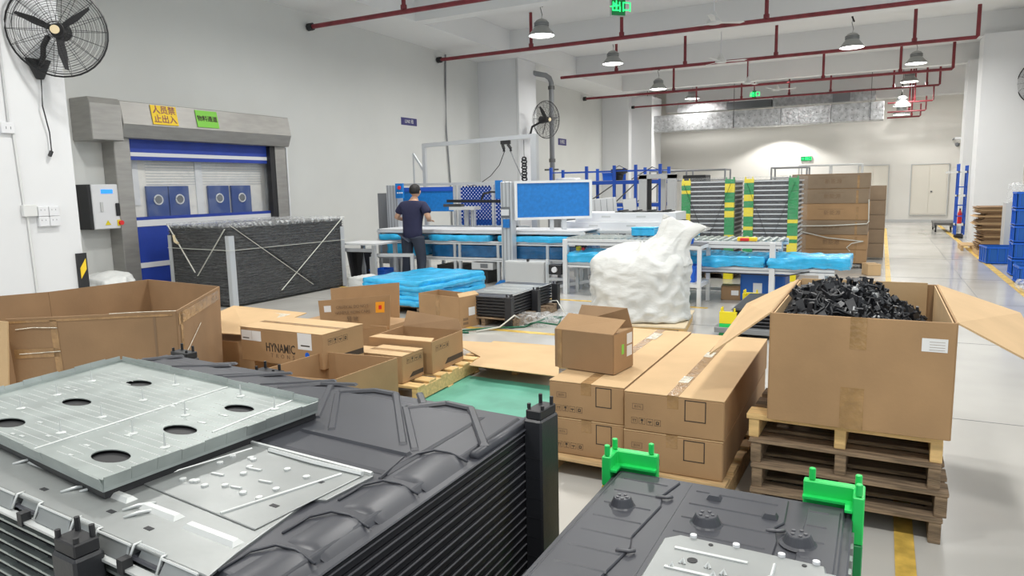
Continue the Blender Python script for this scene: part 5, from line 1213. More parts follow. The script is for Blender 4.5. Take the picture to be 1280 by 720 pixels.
# things on the conveyor
t = thing('hand_tool', 'red and yellow hand tool lying on the conveyor rail', 'tool', (-1.62, 10.12, 0.86)); rbox('handle', 'signyellow', t, -0.12, 0.14, -0.04, 0.04, 0, 0.05, bevel=0.008); rbox('grip', 'red', t, -0.08, 0.04, -0.05, -0.02, 0, 0.045, bevel=0.008)
def foil_box(label, x, y, z, w, d, h, m, nm='box', cat='box', rz=0):
    t = thing(nm, label, cat, (x, y, z), rz); rbox('body', m, t, -w/2, w/2, -d/2, d/2, 0, h*0.8, bevel=0.01); rbox('lid', m, t, -w/2-0.006, w/2+0.006, -d/2-0.006, d/2+0.006, h*0.8, h, bevel=0.01); return t
foil_box('small light blue box on the conveyor left of the bag neck', -3.2, 10.6, 0.885, 0.36, 0.25, 0.13, 'filmblue')
foil_box('small light blue box on the conveyor right of the bag neck', -2.55, 10.65, 0.885, 0.30, 0.25, 0.12, 'filmblue')
# white cart in front
t = thing('aluminium_cart', 'small pale aluminium cart with a grey top right of the white bag', 'cart', (-2.42, 9.85, 0))
for x in (-0.32, 0.28):
    for y in (-0.26, 0.30): rbox('leg', 'alu_white', t, x-0.025, x+0.025, y-0.025, y+0.025, 0, 0.82)
for z in (0.28, 0.80):
    for y in (-0.26, 0.30): rbox('rail', 'alu_white', t, -0.3, 0.26, y-0.02, y+0.02, z-0.025, z+0.025)
    for x in (-0.32, 0.28): rbox('rail', 'alu_white', t, x-0.02, x+0.02, -0.24, 0.28, z-0.025, z+0.025)
rbox('top_sheet', 'tray_lt', t, -0.34, 0.30, -0.28, 0.32, 0.826, 0.834); rbox('shelf', 'greypanel', t, -0.30, 0.26, -0.24, 0.28, 0.306, 0.312)
o = crumple(0,0,0.05,0.26,0.2,0.11,n=10,amp=0.05,freq=8,rnd=0.5,seed=2).build('blue_cloth','binblue',smooth=True); o.location=(-2.42,9.85,0.835); tag(o,'bunched blue cloth lying on the pale cart','cloth')
o = crumple(0,0,0.05,0.2,0.16,0.10,n=10,amp=0.05,freq=8,rnd=0.5,seed=6).build('white_cloth','white',smooth=True); o.location=(-2.46,9.98,0.89); tag(o,'bunched white cloth on top of the blue cloth on the cart','cloth')
def open_bin(label, x, y, z, w, d, h, m='binblue', rz=0, name='plastic_bin', ribs=True, group=None, label_part=False):
    t = thing(name, label, 'bin', (x, y, z), rz, group); a = 0.9
    mb = MB(); lo = [(-w/2*a,-d/2*a),(w/2*a,-d/2*a),(w/2*a,d/2*a),(-w/2*a,d/2*a)]; hi = [(-w/2,-d/2),(w/2,-d/2),(w/2,d/2),(-w/2,d/2)]
    for i in range(4):
        p, q_ = lo[i], lo[(i+1)%4]; r_, s_ = hi[(i+1)%4], hi[i]
        mb.plate([(p[0],p[1],0),(q_[0],q_[1],0),(r_[0],r_[1],h),(s_[0],s_[1],h)], 0.012)
    mb.prism(lo, 0, 0.012); mb.build('body', m, t)
    rm = MB()
    for x0, x1, y0, y1 in ((-w/2-.015,w/2+.015,-d/2-.015,-d/2+.01),(-w/2-.015,w/2+.015,d/2-.01,d/2+.015),(-w/2-.015,-w/2+.01,-d/2,d/2),(w/2-.01,w/2+.015,-d/2,d/2)): rm.box(x0,x1,y0,y1,h-0.02,h+0.004)
    rm.build('rim', m, t); return t
open_bin('blue bin on the lower shelf of the pale cart beside the white bag', -2.42, 9.85, 0.313, 0.42, 0.34, 0.22)
t = thing('storage_tub', 'dark blue plastic tub with a white label under the conveyor', 'tub', (-1.42, 10.55, 0)); rbox('body', 'crateblue', t, -0.30, 0.30, -0.28, 0.3, 0, 0.40, bevel=0.03, seg=2) if False else MB().box(-0.30,0.30,-0.28,0.3,0,0.40).build('body','crateblue',t,bevel=0.03,seg=2)
rbox('label', 'paper', t, -0.12, 0.0, -0.284, -0.28, 0.12, 0.26)
closed_carton('small brown carton with a white label under the conveyor beside the blue tub', 0.28, 0.25, 0.20, (-1.85, 10.40, 0), 0.1, m='card_dk', top='card')
rbox('label', 'paper', bpy.data.objects[[o.name for o in bpy.data.objects if o.get('label','').startswith('small brown carton with a white label under')][0]], 0.0, 0.10, -0.128, -0.126, 0.07, 0.14)
# grey cabinet and low frame in front of the bench
t = thing('grey_cabinet', 'light grey cabinet standing in front of the bench beside the station column', 'cabinet', (-5.10, 10.42, 0))
rbox('body', 'greypanel', t, -0.38, 0.34, -0.15, 0.15, 0.02, 0.46, bevel=0.008); rbox('door', 'greypanel', t, -0.36, 0.33, -0.158, -0.15, 0.04, 0.44, bevel=0.004); rbox('frame_post', 'alu_white', t, 0.36, 0.41, -0.15, -0.10, 0, 0.50)
rbox('top_clip', 'black', t, 0.03, 0.05, -0.16, -0.1, 0.46, 0.50)
t = thing('drive_frame', 'low aluminium drive frame with a white hand wheel beside the grey cabinet', 'machine', (-4.3, 10.3, 0))
for a, b in (((-0.36,-0.1,0.28),(0.45,0.2,0.44)),((-0.36,-0.1,0.05),(0.45,0.2,0.2)),((0.1,0.0,0),(0.1,0.0,0.38)),((-0.36,-0.1,0),(-0.36,-0.1,0.44)),((0.45,0.2,0),(0.45,0.2,0.5)),((-0.36,-0.1,0.20),(-0.05,-0.05,0.2))): prof(t, a, b, 0.045)
rbox('motor', 'black', t, -0.33, -0.10, -0.16, 0.0, 0.28, 0.44, bevel=0.01); MB().cyl((-0.22,-0.19,0.36),(-0.22,-0.16,0.36),0.045,14).build('hand_wheel', 'white', t); MB().tube([(-0.12,-0.1,0.42),(-0.08,-0.12,0.5),(0.0,-0.1,0.47),(0.3,-0.05,0.42)],0.014,6).build('hose','black',t)
rbox('stop_box', 'signyellow', t, 0.10, 0.16, -0.05, 0.02, 0.66, 0.72)
prof(t, (0.13,-0.02,0.38), (0.13,-0.02,0.68), 0.03)
t = thing('printed_scanner', 'red and black scanner hanging at the bench rail left of the white bag', 'tool', (-4.25, 10.55, 0.68)); rbox('body', 'black', t, -0.08, 0.10, -0.03, 0.03, 0, 0.07, bevel=0.008); rbox('grip', 'red', t, 0.02, 0.08, -0.035, 0.02, -0.08, 0.0, bevel=0.006)
t = thing('side_table', 'white-topped aluminium table half hidden behind the black wrapped load', 'table', (-8.1, 10.0, 0))
for x in (-0.35, 0.38):
    for y in (-0.3, 0.3): rbox('leg', 'alu', t, x-0.03, x+0.03, y-0.03, y+0.03, 0, 0.72)
rbox('top', 'alu_white', t, -0.4, 0.42, -0.33, 0.33, 0.72, 0.75); rbox('rail', 'alu', t, -0.35, 0.38, -0.31, -0.27, 0.60, 0.66)
tag(MB().lathe([(0.20,0),(0.27,0.52),(0.28,0.55),(0.26,0.55),(0.24,0.50),(0.18,0.02)],20).build('black_drum','black',loc=(-8.62,10.45,0)),'black open drum behind the aluminium side table','drum')
open_bin('blue bin on the floor behind the low aluminium barrier', -8.0, 10.3, 0.0, 0.30, 0.4, 0.24)
t = thing('low_barrier', 'low aluminium barrier frame beside the worker, behind the blue pads', 'frame', (-7.46, 9.9, 0), 0.25)
for a, b in (((-0.38,0,0),(-0.38,0,0.52)),((0.34,0,0),(0.34,0,0.52)),((-0.41,0,0.54),(0.37,0,0.54)),((-0.46,0.1,0),(-0.46,0.1,0.50))): prof(t, a, b, 0.055)
o = crumple(0,0,0.12,0.5,0.4,0.26,n=10,amp=0.05,freq=6,rnd=0.3,seed=9).build('paper_bag','sack',smooth=True); o.location=(-7.55,9.25,0.0); tag(o,'white crumpled paper bundle between black load and blue pads','paper')

# ---------------------------------------------------------------- table with white boxes behind the conveyor
t = thing('back_table', 'grey table under the white foam boxes behind the roller conveyor', 'table', (-3.98, 11.75, 0))
rbox('top', 'greypanel', t, -1.05, 1.1, -0.42, 0.45, 0.86, 0.90)
for x in (-1.0, 1.0):
    for y in (-0.36, 0.40): rbox('leg', 'alu', t, x-0.03, x+0.03, y-0.03, y+0.03, 0, 0.86)
def foam(label, x0, x1, y0, y1, z0, z1):
    t = thing('foam_box', label, 'box', ((x0+x1)/2, (y0+y1)/2, z0)); w_ = (x1-x0)/2; d_ = (y1-y0)/2; h = z1-z0
    rbox('body', 'white', t, -w_, w_, -d_, d_, 0, h, bevel=0.006)
    for fx in (-0.45, 0.25): rbox('hand_grip', 'greypanel', t, w_*fx, w_*fx+0.16, -d_-0.002, -d_, h*0.45, h*0.45+0.03)
    return t
foam('wide white foam box, lower of the two behind the conveyor', -4.95, -3.05, 11.4, 12.15, 0.90, 1.05)
foam('white foam box, upper of the two, with a black tray on it', -4.70, -2.95, 11.45, 12.15, 1.051, 1.20)
t = thing('black_tray', 'black flat moulded tray lying on the upper white foam box', 'tray', (-3.55, 11.75, 1.201)); rbox('base', 'black', t, -0.46, 0.46, -0.22, 0.22, 0, 0.015); 
for x in (-0.4,-0.15,0.1,0.36): rbox('rib', 'blackp', t, x, x+0.04, -0.22, 0.22, 0.015, 0.035)
t = thing('grey_partition', 'light grey ribbed panel leaning behind the white foam boxes', 'panel', (-4.6, 12.45, 0)); mb = MB(); mb.M = Matrix.Rotation(-0.08, 4, 'Y')
mb.box(-0.42,0.40,0,0.04,0.5,1.42); mb.build('sheet', 'greypanel', t, bevel=0.01)
for k in range(7): mb = MB(); mb.M = Matrix.Rotation(-0.08,4,'Y'); mb.box(-0.38+0.12*k,-0.374+0.12*k,-0.004,0.0,0.52,1.40); mb.build('line', 'slot', t)
t = thing('grey_partition', 'second grey panel seen edge-on at the right of the ribbed panel', 'panel', (-4.1, 12.5, 0)); MB().plate([(0,0,0.5),(0.18,0.1,0.5),(0.12,0.1,1.42),(-0.1,0,1.40)],0.03).build('sheet','greypanel',t)
foam('grey-white box standing under the ribbed panel', -5.0, -4.1, 12.4, 12.9, 0.0, 0.5)

# ---------------------------------------------------------------- two film-wrapped tray stacks with green-yellow corners
def wrapped_stack(side, x0, x1, y0, y1, z1, seedv):
    nlay = 20; dz_ = (z1-0.12)/nlay; proto = None
    for k in range(nlay):
        z = 0.12+dz_*k
        if proto is None:
            mb = MB(); mb.box(x0+0.05,x1-0.05,y0+0.05,y1-0.05,0,dz_*0.96); mb.mi = 1; mb.box(x0+0.02,x1-0.02,y0+0.02,y1-0.02,dz_*0.55,dz_*0.88)
            mb.mi = 2; mb.box(x0+0.03,x1-0.015,y0+0.015,y0+0.02,dz_*0.15,dz_*0.30); o = proto = mb.build('battery_tray', ['tray_gap','alu','tray_lt'])
        else: o = proto.copy(); COL.objects.link(o)
        o.location = (0, 0, z); tag(o, '%s silver-edged tray from the bottom, wrapped stack %s' % (ORD[k], side), 'tray', 'trays in the wrapped stack %s' % side)
    r = random.Random(seedv)
    for cx_, sx_, nm_ in ((x0, 1, 'left'), (x1, -1, 'right')):
        segs = []; z = 0
        while z < z1:
            h = r.choice((0.06,0.085,0.11,0.15)); segs.append((r.choice(('green','yellow','yellow','green_dk')) if not segs or segs[-1][0] != 'yellow' else 'green_dk', min(h, z1-z+0.02))); z += h
        bracket_post('green and yellow corner post, front %s of the wrapped stack %s' % (nm_, side), cx_-0.01*sx_, y0-0.01, sx_, 1, z1, [(a if a != 'green' else 'green_dk', b) for a, b in segs], k=0.95)
    t = thing('stretch_wrap', 'clear film with crossed black straps around the stack %s' % side, 'film', ((x0+x1)/2, (y0+y1)/2, 0.1))
    w_ = x1-x0+0.08; d_ = y1-y0+0.08
    crumple(0,0,z1/2-0.02,w_,d_,z1-0.06,n=18,amp=0.02,freq=5,rnd=0.02,seed=seedv,zfreq=2).build('film', 'film', t, smooth=True)
    yy = -d_/2-0.012
    MB().bar((-w_/2+0.08,yy,z1-0.15),(0.0,yy,0.55),0.018,0.004).build('strap','black',t); MB().bar((w_/2-0.08,yy,z1-0.15),(0.02,yy,0.55),0.018,0.004).build('strap','black',t)
    pallet('pallet under the film-wrapped stack %s' % side, x1-x0, y1-y0, 0.115, ((x0+x1)/2, (y0+y1)/2, 0), m='wood_old', n=7, seed=seedv)
wrapped_stack('behind the conveyor, left one', -3.12, -2.24, 12.55, 13.8, 1.70, 71)
wrapped_stack('behind the conveyor, right one', -2.06, -1.22, 12.55, 13.8, 1.70, 72)

# ---------------------------------------------------------------- brown carton towers
zs = [0.10, 0.36, 0.64, 0.92, 1.23, 1.51, 1.79]
nm6 = ['lowest', 'second from the floor', 'third from the floor', 'fourth from the floor', 'fifth from the floor', 'topmost']
for k in range(6):
    c = closed_carton('wide brown carton, %s in the strapped tower by the aisle' % nm6[k], 1.36, 1.0, zs[k+1]-zs[k]-0.002, (-0.88+0.01*(k%2), 15.3, zs[k]), 0, m='card' if k in (0,1,3) else 'card_grey', top='card')
    text('新能源', 0.10, 'ink_faded', c, loc=(0.05, -0.501, 0.13), rot=RX); rbox('printed_line', 'ink_faded', c, -0.2, 0.25, -0.501, -0.5, 0.20, 0.205); rbox('tape_end', 'tape', c, 0.46, 0.50, -0.501, -0.5, 0.0, 0.24)
pallet('black pallet under the strapped brown carton tower', 1.3, 1.0, 0.098, (-0.88, 15.3, 0), m='black', n=6, seed=80)
t = thing('binding_twine', 'white cord tied around the brown carton tower', 'cord', (-0.88, 14.77, 0.9))
MB().tube([(-0.70,0,-0.10),(0,-0.01,-0.09),(0.66,0,-0.05),(0.70,0.03,0.0)],0.010,5).build('cord','strap_w',t); MB().tube([(-0.70,0,-0.15),(0.0,-0.01,-0.32),(0.62,0,-0.38)],0.010,5).build('cord','strap_w',t)
MB().tube([(0.6,-0.01,-0.38),(0.42,-0.02,-0.42),(0.34,-0.02,-0.50),(0.40,-0.02,-0.57)],0.010,5).build('cord_end','strap_w',t); MB().tube([(0.69,0,0.0),(0.68,-0.01,0.40)],0.010,5).build('cord','strap_w',t)
for k in range(5):
    closed_carton('narrow brown carton, %s in the tower behind the strapped one' % ['lowest','second from the floor','middle one','fourth from the floor','topmost'][k], 0.42, 0.9, 0.295, (-0.12, 17.0, 0.05+0.298*k), 0, m='card_grey', top='card_grey')
closed_carton('small pale carton on the floor at the corner of the strapped tower', 0.22, 0.30, 0.20, (-0.10, 13.9, 0), 0.35, m='card_lt', top='card_lt')

# ---------------------------------------------------------------- blue racks along the left wall
t = thing('storage_rack', 'long blue storage rack against the far left wall, loaded on top', 'rack', (-7.2, 19.9, 0))
for x in (-1.55, -0.42, 0.42, 1.05, 1.75):
    for y in (-0.45, 0.45): rbox('upright', 'rackblue', t, x-0.04, x+0.04, y-0.035, y+0.035, 0, 2.22 if y < 0 else 2.16)
for z in (0.5, 1.1, 1.74):
    for y in (-0.45, 0.45): rbox('beam', 'rackblue', t, -1.55, 1.75, y-0.025, y+0.025, z-0.05, z+0.05)
    for x0, x1 in ((-1.51,-0.46),(-0.38,0.38),(0.46,1.01),(1.09,1.71)): rbox('shelf', 'greypanel', t, x0, x1, -0.42, 0.42, z+0.05, z+0.06)
for x0, x1 in ((-1.5,-0.45),(-0.38,0.38),(0.46,1.0),(1.1,1.7)): MB().bar((x0,-0.40,1.2),(x1,-0.40,1.68),0.02,0.03).build('brace','steel_dk',t)
for y in (-0.45,0.45): rbox('top_rail', 'rackblue', t, -1.55, 1.75, y-0.012, y+0.012, 2.05, 2.08)
rz_ = 1.801
for i, (x, w_, h, m_, nm_, lb, ct) in enumerate(((-8.35,0.7,0.10,'white','paper_bundle','white flat bundle on the blue rack, left bay','paper'),(-7.05,0.30,0.22,'binblue','plastic_bin','blue bin on top of the blue rack beside the black drum','bin'),(-6.05,0.35,0.08,'card','cardboard_box','flat brown box on the blue rack, right bay','box'),(-5.75,0.2,0.06,'bulkbag','paper_bundle','small pinkish bundle on the blue rack, right end','paper'))):
    if nm_ == 'plastic_bin': open_bin(lb, x, 19.8, rz_, w_, 0.35, h)
    elif nm_ == 'cardboard_box': closed_carton(lb, w_, 0.4, h, (x, 19.8, rz_), 0)
    else: o = crumple(0,0,h/2,w_,0.4,h,n=10,amp=0.03,freq=6,rnd=0.3,seed=i).build(nm_, m_, smooth=True); o.location = (x,19.8,rz_+0.005); tag(o, lb, ct)
t = thing('black_drum', 'black round drum fan on top of the blue rack', 'drum', (-6.75, 19.8, rz_)); MB().lathe([(0.10,0),(0.13,0.16),(0.24,0.22),(0.24,0.32),(0.22,0.32)],18).build('bowl','black',t); MB().tube([(-0.2,0,0.32),(0,0,0.42),(0.2,0,0.32)],0.01,5).build('handle','black',t)
t = thing('leaning_sign', 'dark triangular frame lying on the right end of the blue rack', 'frame', (-5.85, 19.7, rz_)); MB().bar((-0.5,0,0.02),(0.1,0,0.35),0.02).build('bar','black',t); MB().bar((0.1,0,0.35),(0.4,0,0.22),0.02).build('bar','greypipe',t); MB().plate([(0.0,0,0.02),(0.35,0,0.20),(0.42,0,0.24),(0.3,0,0.05)],0.02).build('plate','black',t)
pallet('dark pallet carrying the loads under the blue rack', 3.0, 0.8, 0.12, (-7.1, 18.6, 0), m='wood_old', n=6, seed=90)
for k, (x, m_, lb) in enumerate(((-7.9,'greypipe','grey box standing under the blue rack, left'),(-6.6,'slot','dark grey box standing under the blue rack, right'))): foil_box(lb, x, 18.6, 0.125, 0.9, 0.6, 0.75, m_)
open_bin('large bright blue bin standing before the blue rack', -6.55, 16.0, 0.95, 0.62, 0.5, 0.46)
foil_box('dark box carrying the large bright blue bin before the rack', -6.55, 16.0, 0.0, 0.7, 0.6, 0.945, 'slot')
open_bin('blue bin with white parts on the rack end behind the grey panels', -5.5, 16.2, 0.95, 0.5, 0.4, 0.16); foil_box('dark box under the blue bin behind the grey panels', -5.5, 16.2, 0.0, 0.6, 0.5, 0.945, 'slot')

# grey upright frames and pipe racks behind
t = thing('grey_stand', 'tall grey twin-post frame behind the white foam boxes', 'frame', (-4.25, 15.0, 0))
rbox('post', 'greypanel', t, -0.42, -0.25, 0, 0.12, 0, 1.86); rbox('post', 'greypanel', t, 0.20, 0.38, 0, 0.12, 0, 1.86); rbox('header', 'greypanel', t, -0.42, 0.38, 0, 0.12, 1.78, 1.88); rbox('dark_post', 'black', t, -0.25, -0.17, 0.05, 0.12, 0, 1.78)
rbox('inner_post', 'greypanel', t, -0.02, 0.08, 0.3, 0.4, 0, 1.78)
t = thing('leaning_board', 'narrow reddish-brown board leaning inside the grey twin-post frame', 'board', (-4.02, 15.3, 0)); MB().plate([(-0.10,0,1.1),(0.06,0,1.1),(0.05,0.1,1.62),(0.0,0.1,1.62)],0.03).build('board','bulkbag',t); rbox('stand','slot',t,-0.1,0.08,-0.05,0.1,0,1.1)
def pipe_rack(label, x0, x1, y, z, n=3, m='greypipe', back=0.8):
    t = thing('pipe_rack', label, 'rack', ((x0+x1)/2, y, 0)); w_ = (x1-x0)/2
    for k in range(n):
        x = -w_+2*w_*k/(n-1)
        for yy in (0, back): MB().cyl((x,yy,0),(x,yy,z),0.025,8).build('post', m, t)
    for yy in (0, back):
        for zz in (z, z*0.86): MB().cyl((-w_,yy,zz),(w_,yy,zz),0.022,8).build('rail', m, t)
    for x in (-w_, w_): MB().cyl((x,0,z),(x,back,z),0.022,8).build('rail', m, t)
    return t
pipe_rack('grey pipe rack behind the left wrapped stack, under the duct', -6.2, -4.0, 21.0, 2.05)
pipe_rack('grey pipe rack behind the brown carton tower, left one', -2.85, -1.9, 21.8, 2.06, 2)
pipe_rack('wide grey pipe rack behind the brown carton tower, before the back doors', -2.3, -0.55, 23.8, 2.14, 3, 'greypanel')
foil_box('black box standing behind the right end of the grey stands', -3.75, 16.4, 0.0, 0.5, 0.5, 1.85, 'black', nm='black_cabinet', cat='cabinet')

# ---------------------------------------------------------------- right side
t = thing('ladder_rack', 'slim blue shelf rack with white tray tops against the far right column', 'rack', (1.97, 23.6, 0))
for x in (-0.10, 0.10):
    for y in (-0.4, 0.1): rbox('upright', 'rackblue', t, x-0.02, x+0.02, y-0.02, y+0.02, 0.1, 2.05 if x < 0 else 2.0)
for z in (0.35, 1.15, 1.8): rbox('shelf', 'offwhite', t, -0.12 if z < 1.5 else -0.38, 0.12, -0.42, 0.12, z, z+0.05)
for z in (0.6, 0.9, 1.4): rbox('rung', 'rackblue', t, -0.12, 0.12, -0.42, -0.38, z, z+0.03)
for y in (-0.3,0.05): MB().cyl((-0.1,y,0.05),(0.1,y,0.05),0.05,12).build('castor','black',t)
t = thing('red_bottle', 'small red fire bottle on the slim blue rack', 'extinguisher', (1.97, 23.4, 0.40)); MB().lathe([(0.055,0),(0.055,0.28),(0.03,0.34),(0.02,0.38)],12).build('cylinder','red',t); rbox('valve','black',t,-0.02,0.02,-0.02,0.02,0.38,0.42)
t = thing('platform_cart', 'dark blue flat platform cart in front of the slim rack', 'cart', (1.75, 26.6, 0)); rbox('platform', 'steel_dk', t, -0.25, 0.35, -0.9, 0.6, 0.22, 0.30, bevel=0.01)
for x in (-0.2,0.3):
    for y in (-0.8,0.5): MB().cyl((x-0.02,y,0.1),(x+0.02,y,0.1),0.1,12).build('wheel','black',t)
    rbox('fork', 'steel_dk', t, x-0.03, x+0.03, -0.82, 0.52, 0.12, 0.22)
# pile of flattened cartons
random.seed(4)
pallet('small wooden pallet at the foot of the right column', 0.55, 0.9, 0.13, (1.95, 19.6, 0), m='wood', n=6, seed=91)
pallet('wooden pallet under the pile of flattened cartons', 0.85, 1.1, 0.12, (2.30, 18.4, 0), m='wood', n=6, seed=92)
z = 0.121
for k in range(20):
    h = random.uniform(0.035, 0.06); w_ = random.uniform(0.30, 0.44); dx = random.uniform(-0.05, 0.05)
    mb = MB(); L_ = []
    for q in range(4): zz = z+h*q/4; o_ = random.uniform(-0.05,0.05); mb.box(2.28+dx-w_+o_, 2.28+dx+w_+o_, 17.95+random.uniform(-.02,.02), 18.85, zz, zz+h/4*0.8)
    o = mb.build('flattened_carton', 'card_dk' if k % 3 else 'card_lt'); tag(o, '%s bundle of flattened cartons from the bottom, pile by the right column' % ORD[k], 'cardboard', 'flattened cartons by the right column'); z += h+0.001
def crate(label, x, y, z, rz=0, w=0.60, d=0.42, h=0.27, group=None):
    t = thing('plastic_crate', label, 'crate', (x, y, z), rz, group)
    mb = MB()
    for a in ((-w/2,w/2,-d/2,-d/2+.01),(-w/2,w/2,d/2-.01,d/2),(-w/2,-w/2+.01,-d/2,d/2),(w/2-.01,w/2,-d/2,d/2)): mb.box(*a,0,h)
    mb.box(-w/2,w/2,-d/2,d/2,0,0.012); mb.build('body','crateblue',t)
    rm = MB()
    for a in ((-w/2-.014,w/2+.014,-d/2-.014,-d/2),(-w/2-.014,w/2+.014,d/2,d/2+.014),(-w/2-.014,-w/2,-d/2,d/2),(w/2,w/2+.014,-d/2,d/2)): rm.box(*a,h-0.03,h); rm.box(*a,0.02,0.035)
    rm.build('rim','binblue',t)
    for k in range(6): rbox('rib','binblue',t,-w/2+0.04+(w-0.08)*k/5-0.006,-w/2+0.04+(w-0.08)*k/5+0.006,-d/2-0.012,-d/2,0.035,h-0.03)
    for k in range(4): rbox('rib','binblue',t,-w/2-0.012,-w/2,-d/2+0.04+(d-0.08)*k/3-0.006,-d/2+0.04+(d-0.08)*k/3+0.006,0.035,h-0.03)
    return t
nm5 = ['lowest', 'second from the floor', 'middle one', 'fourth from the floor', 'topmost']
for k in range(5): crate('blue crate, %s in the tall stack at the right edge' % nm5[k], 2.31, 14.6, 0.281*k, 0, h=0.28)
crate('blue crate standing alone in front of the cardboard pile', 2.20, 16.6, 0.0, 0.12, w=0.75, d=0.55, h=0.33)
crate('blue crate on the floor in front of the tall crate stack', 2.24, 13.45, 0, 0.05, h=0.28)
o = crumple(0,0,0.07,0.45,0.4,0.16,n=12,amp=0.07,freq=7,rnd=0.5,seed=31).build('plastic_bag','film_dense',smooth=True); o.location=(2.05,12.5,0.0); tag(o,'clear plastic bag on the floor before the blue crates','bag')
t = thing('water_jug', 'pale clear jug behind the tall blue crate stack', 'jug', (2.45, 17.2, 0)); MB().lathe([(0.2,1.15),(0.22,1.2),(0.22,1.5),(0.15,1.55)],16).build('jug','film_dense',t); rbox('stand','greypanel',t,-0.25,0.25,-0.2,0.25,0,1.15)
# ---------------------------------------------------------------- the worker (seen from behind, leaning to the bench)
def skin_fig(name, joints, edges, m, parent, root=0, sub=2):
    me = bpy.data.meshes.new(name); me.from_pydata([j[0] for j in joints], edges, []); me.materials.append(M[m])
    o = bpy.data.objects.new(name, me); COL.objects.link(o); o.parent = parent
    md = o.modifiers.new('skin', 'SKIN'); md.use_smooth_shade = True
    for i, j in enumerate(joints):
        r = j[1]; me.skin_vertices[0].data[i].radius = r if isinstance(r, tuple) else (r, r)
        me.skin_vertices[0].data[i].use_root = (i == root)
    s = o.modifiers.new('sub', 'SUBSURF'); s.levels = sub; s.render_levels = sub
    return o
t = thing('person', 'worker seen from behind in a navy T-shirt and dark jeans, working at the bench', 'person', (-7.27, 10.22, 0), 0.0)
t.scale = (1.22, 1.1, 1.0)
J = [((0,0,0.92),(0.08,0.06)), ((0,0.01,1.08),(0.10,0.07)), ((0,0.03,1.26),(0.15,0.10)), ((0,0.05,1.40),(0.10,0.08)), ((0,0.07,1.47),(0.052,0.055)), ((0,0.10,1.55),(0.055,0.06)),   # 0-5 spine neck
     ((-0.17,0.05,1.38),0.055), ((-0.29,0.02,1.17),0.042), ((-0.27,0.20,1.13),0.034), ((-0.23,0.29,1.14),0.026),      # 6-9 left arm
     ((0.17,0.05,1.38),0.055), ((0.28,0.01,1.17),0.042), ((0.20,0.16,1.12),0.034), ((0.13,0.24,1.12),0.026),          # 10-13 right arm
     ((-0.085,0,0.84),0.070), ((-0.12,0.03,0.48),0.062), ((-0.13,-0.02,0.10),0.042), ((-0.14,0.12,0.04),0.036),
     ((0.085,0,0.84),0.070), ((0.12,0.03,0.48),0.062), ((0.13,-0.02,0.10),0.042), ((0.14,0.12,0.04),0.036)]
E_ = [(0,1),(1,2),(2,3),(3,4),(4,5),(3,6),(6,7),(7,8),(8,9),(3,10),(10,11),(11,12),(12,13),(0,14),(14,15),(15,16),(16,17),(0,18),(18,19),(19,20),(20,21)]
body = skin_fig('body', J, E_, 'skin', t)
# head with face, ears; hair over the back
def ell(name, m, c, r, parent, n=20, fn=None):
    mb = MB(); vs = []; fs = []; k = n//2
    for i in range(k+1):
        for j in range(n):
            a = PI*i/k; b = 2*PI*j/n; p = Vector((math.sin(a)*math.cos(b), math.sin(a)*math.sin(b), math.cos(a)))
            if fn: p = fn(p)
            vs.append((c[0]+p.x*r[0], c[1]+p.y*r[1], c[2]+p.z*r[2]))
    for i in range(k):
        for j in range(n): fs.append((i*n+j, i*n+(j+1)%n, (i+1)*n+(j+1)%n, (i+1)*n+j))
    return mb.add(vs, fs).build(name, m, parent, smooth=True)
hc = (0.0, 0.125, 1.625)
head = ell('head', 'skin', hc, (0.073, 0.092, 0.108), t, fn=lambda p: Vector((p.x*(1-0.18*max(0,-p.z)), p.y*(1-0.05*max(0,-p.z)), p.z)))
for s in (-1, 1):
    ell('ear', 'skin', (hc[0]+s*0.076, hc[1], hc[2]-0.01), (0.010,0.020,0.030), head, 10)
    ell('eye', 'white', (hc[0]+s*0.030, hc[1]+0.083, hc[2]+0.005), (0.012,0.008,0.008), head, 8)
ell('nose', 'skin', (hc[0], hc[1]+0.095, hc[2]-0.025), (0.013,0.018,0.022), head, 8); ell('mouth', 'bulkbag', (hc[0], hc[1]+0.086, hc[2]-0.060), (0.024,0.008,0.006), head, 8)
ell('hair', 'hair', (hc[0], hc[1]-0.014, hc[2]+0.022), (0.084, 0.102, 0.112), t, fn=lambda p: Vector((p.x*(1+0.05*noise.noise(p*3)), p.y if p.y < 0.35 else 0.35+(p.y-0.35)*0.4, p.z if p.z > -0.55 else -0.55)))
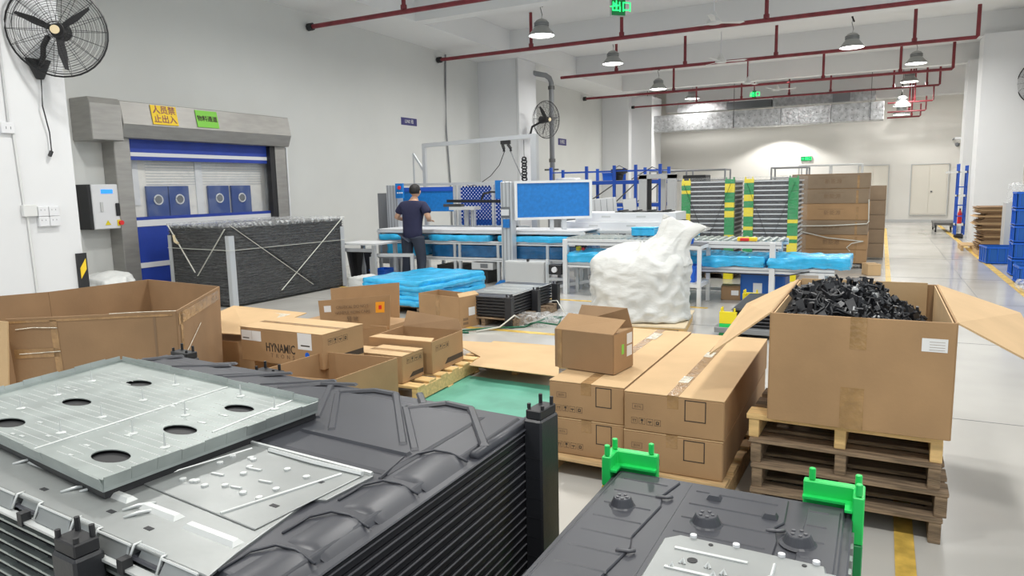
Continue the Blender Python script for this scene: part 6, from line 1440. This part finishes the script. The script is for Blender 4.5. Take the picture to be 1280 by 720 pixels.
# hands: palm and five fingers each
for s, w_ in ((-1, J[9][0]), (1, J[13][0])):
    w_ = Vector(w_); h = skin_fig('hand', [((w_.x, w_.y-0.01, w_.z), 0.024), ((w_.x, w_.y+0.045, w_.z-0.008), (0.036,0.016)), ((w_.x, w_.y+0.085, w_.z-0.014), (0.036,0.014))], [(0,1),(1,2)], 'skin', t)
    for k in range(4):
        x = w_.x-0.027+0.018*k; L_ = (0.055,0.068,0.064,0.048)[k]
        skin_fig('finger', [((x, w_.y+0.075, w_.z-0.012), 0.009), ((x, w_.y+0.085+L_*0.55, w_.z-0.018), 0.008), ((x, w_.y+0.085+L_*0.9, w_.z-0.042), 0.0065)], [(0,1),(1,2)], 'skin', h, sub=1)
    skin_fig('thumb', [((w_.x-s*0.020, w_.y+0.02, w_.z-0.008), 0.010), ((w_.x-s*0.048, w_.y+0.045, w_.z-0.018), 0.009), ((w_.x-s*0.055, w_.y+0.075, w_.z-0.026), 0.008)], [(0,1),(1,2)], 'skin', h, sub=1)
# clothing
skin_fig('t_shirt', [((0,0,0.72),(0.178,0.14)), ((0,0.0,0.96),(0.160,0.118)), ((0,0.02,1.20),(0.178,0.118)), ((0,0.045,1.37),(0.135,0.10)), ((0,0.065,1.455),(0.072,0.072)),
    ((-0.17,0.05,1.385),0.080), ((-0.265,0.03,1.23),0.075), ((0.17,0.05,1.385),0.080), ((0.265,0.03,1.23),0.075)],
    [(0,1),(1,2),(2,3),(3,4),(3,5),(5,6),(3,7),(7,8)], 'shirt', t)
skin_fig('jeans', [((0,0,0.93),(0.150,0.115)), ((-0.095,0,0.80),0.105), ((-0.122,0.03,0.46),0.080), ((-0.132,-0.015,0.13),0.066), ((0.095,0,0.80),0.105), ((0.122,0.03,0.46),0.080), ((0.132,-0.015,0.13),0.066)],
    [(0,1),(1,2),(2,3),(0,4),(4,5),(5,6)], 'jeans', t)
for s in (-1, 1): ell('shoe', 'black', (s*0.135, 0.05, 0.045), (0.050,0.135,0.045), t, 14)
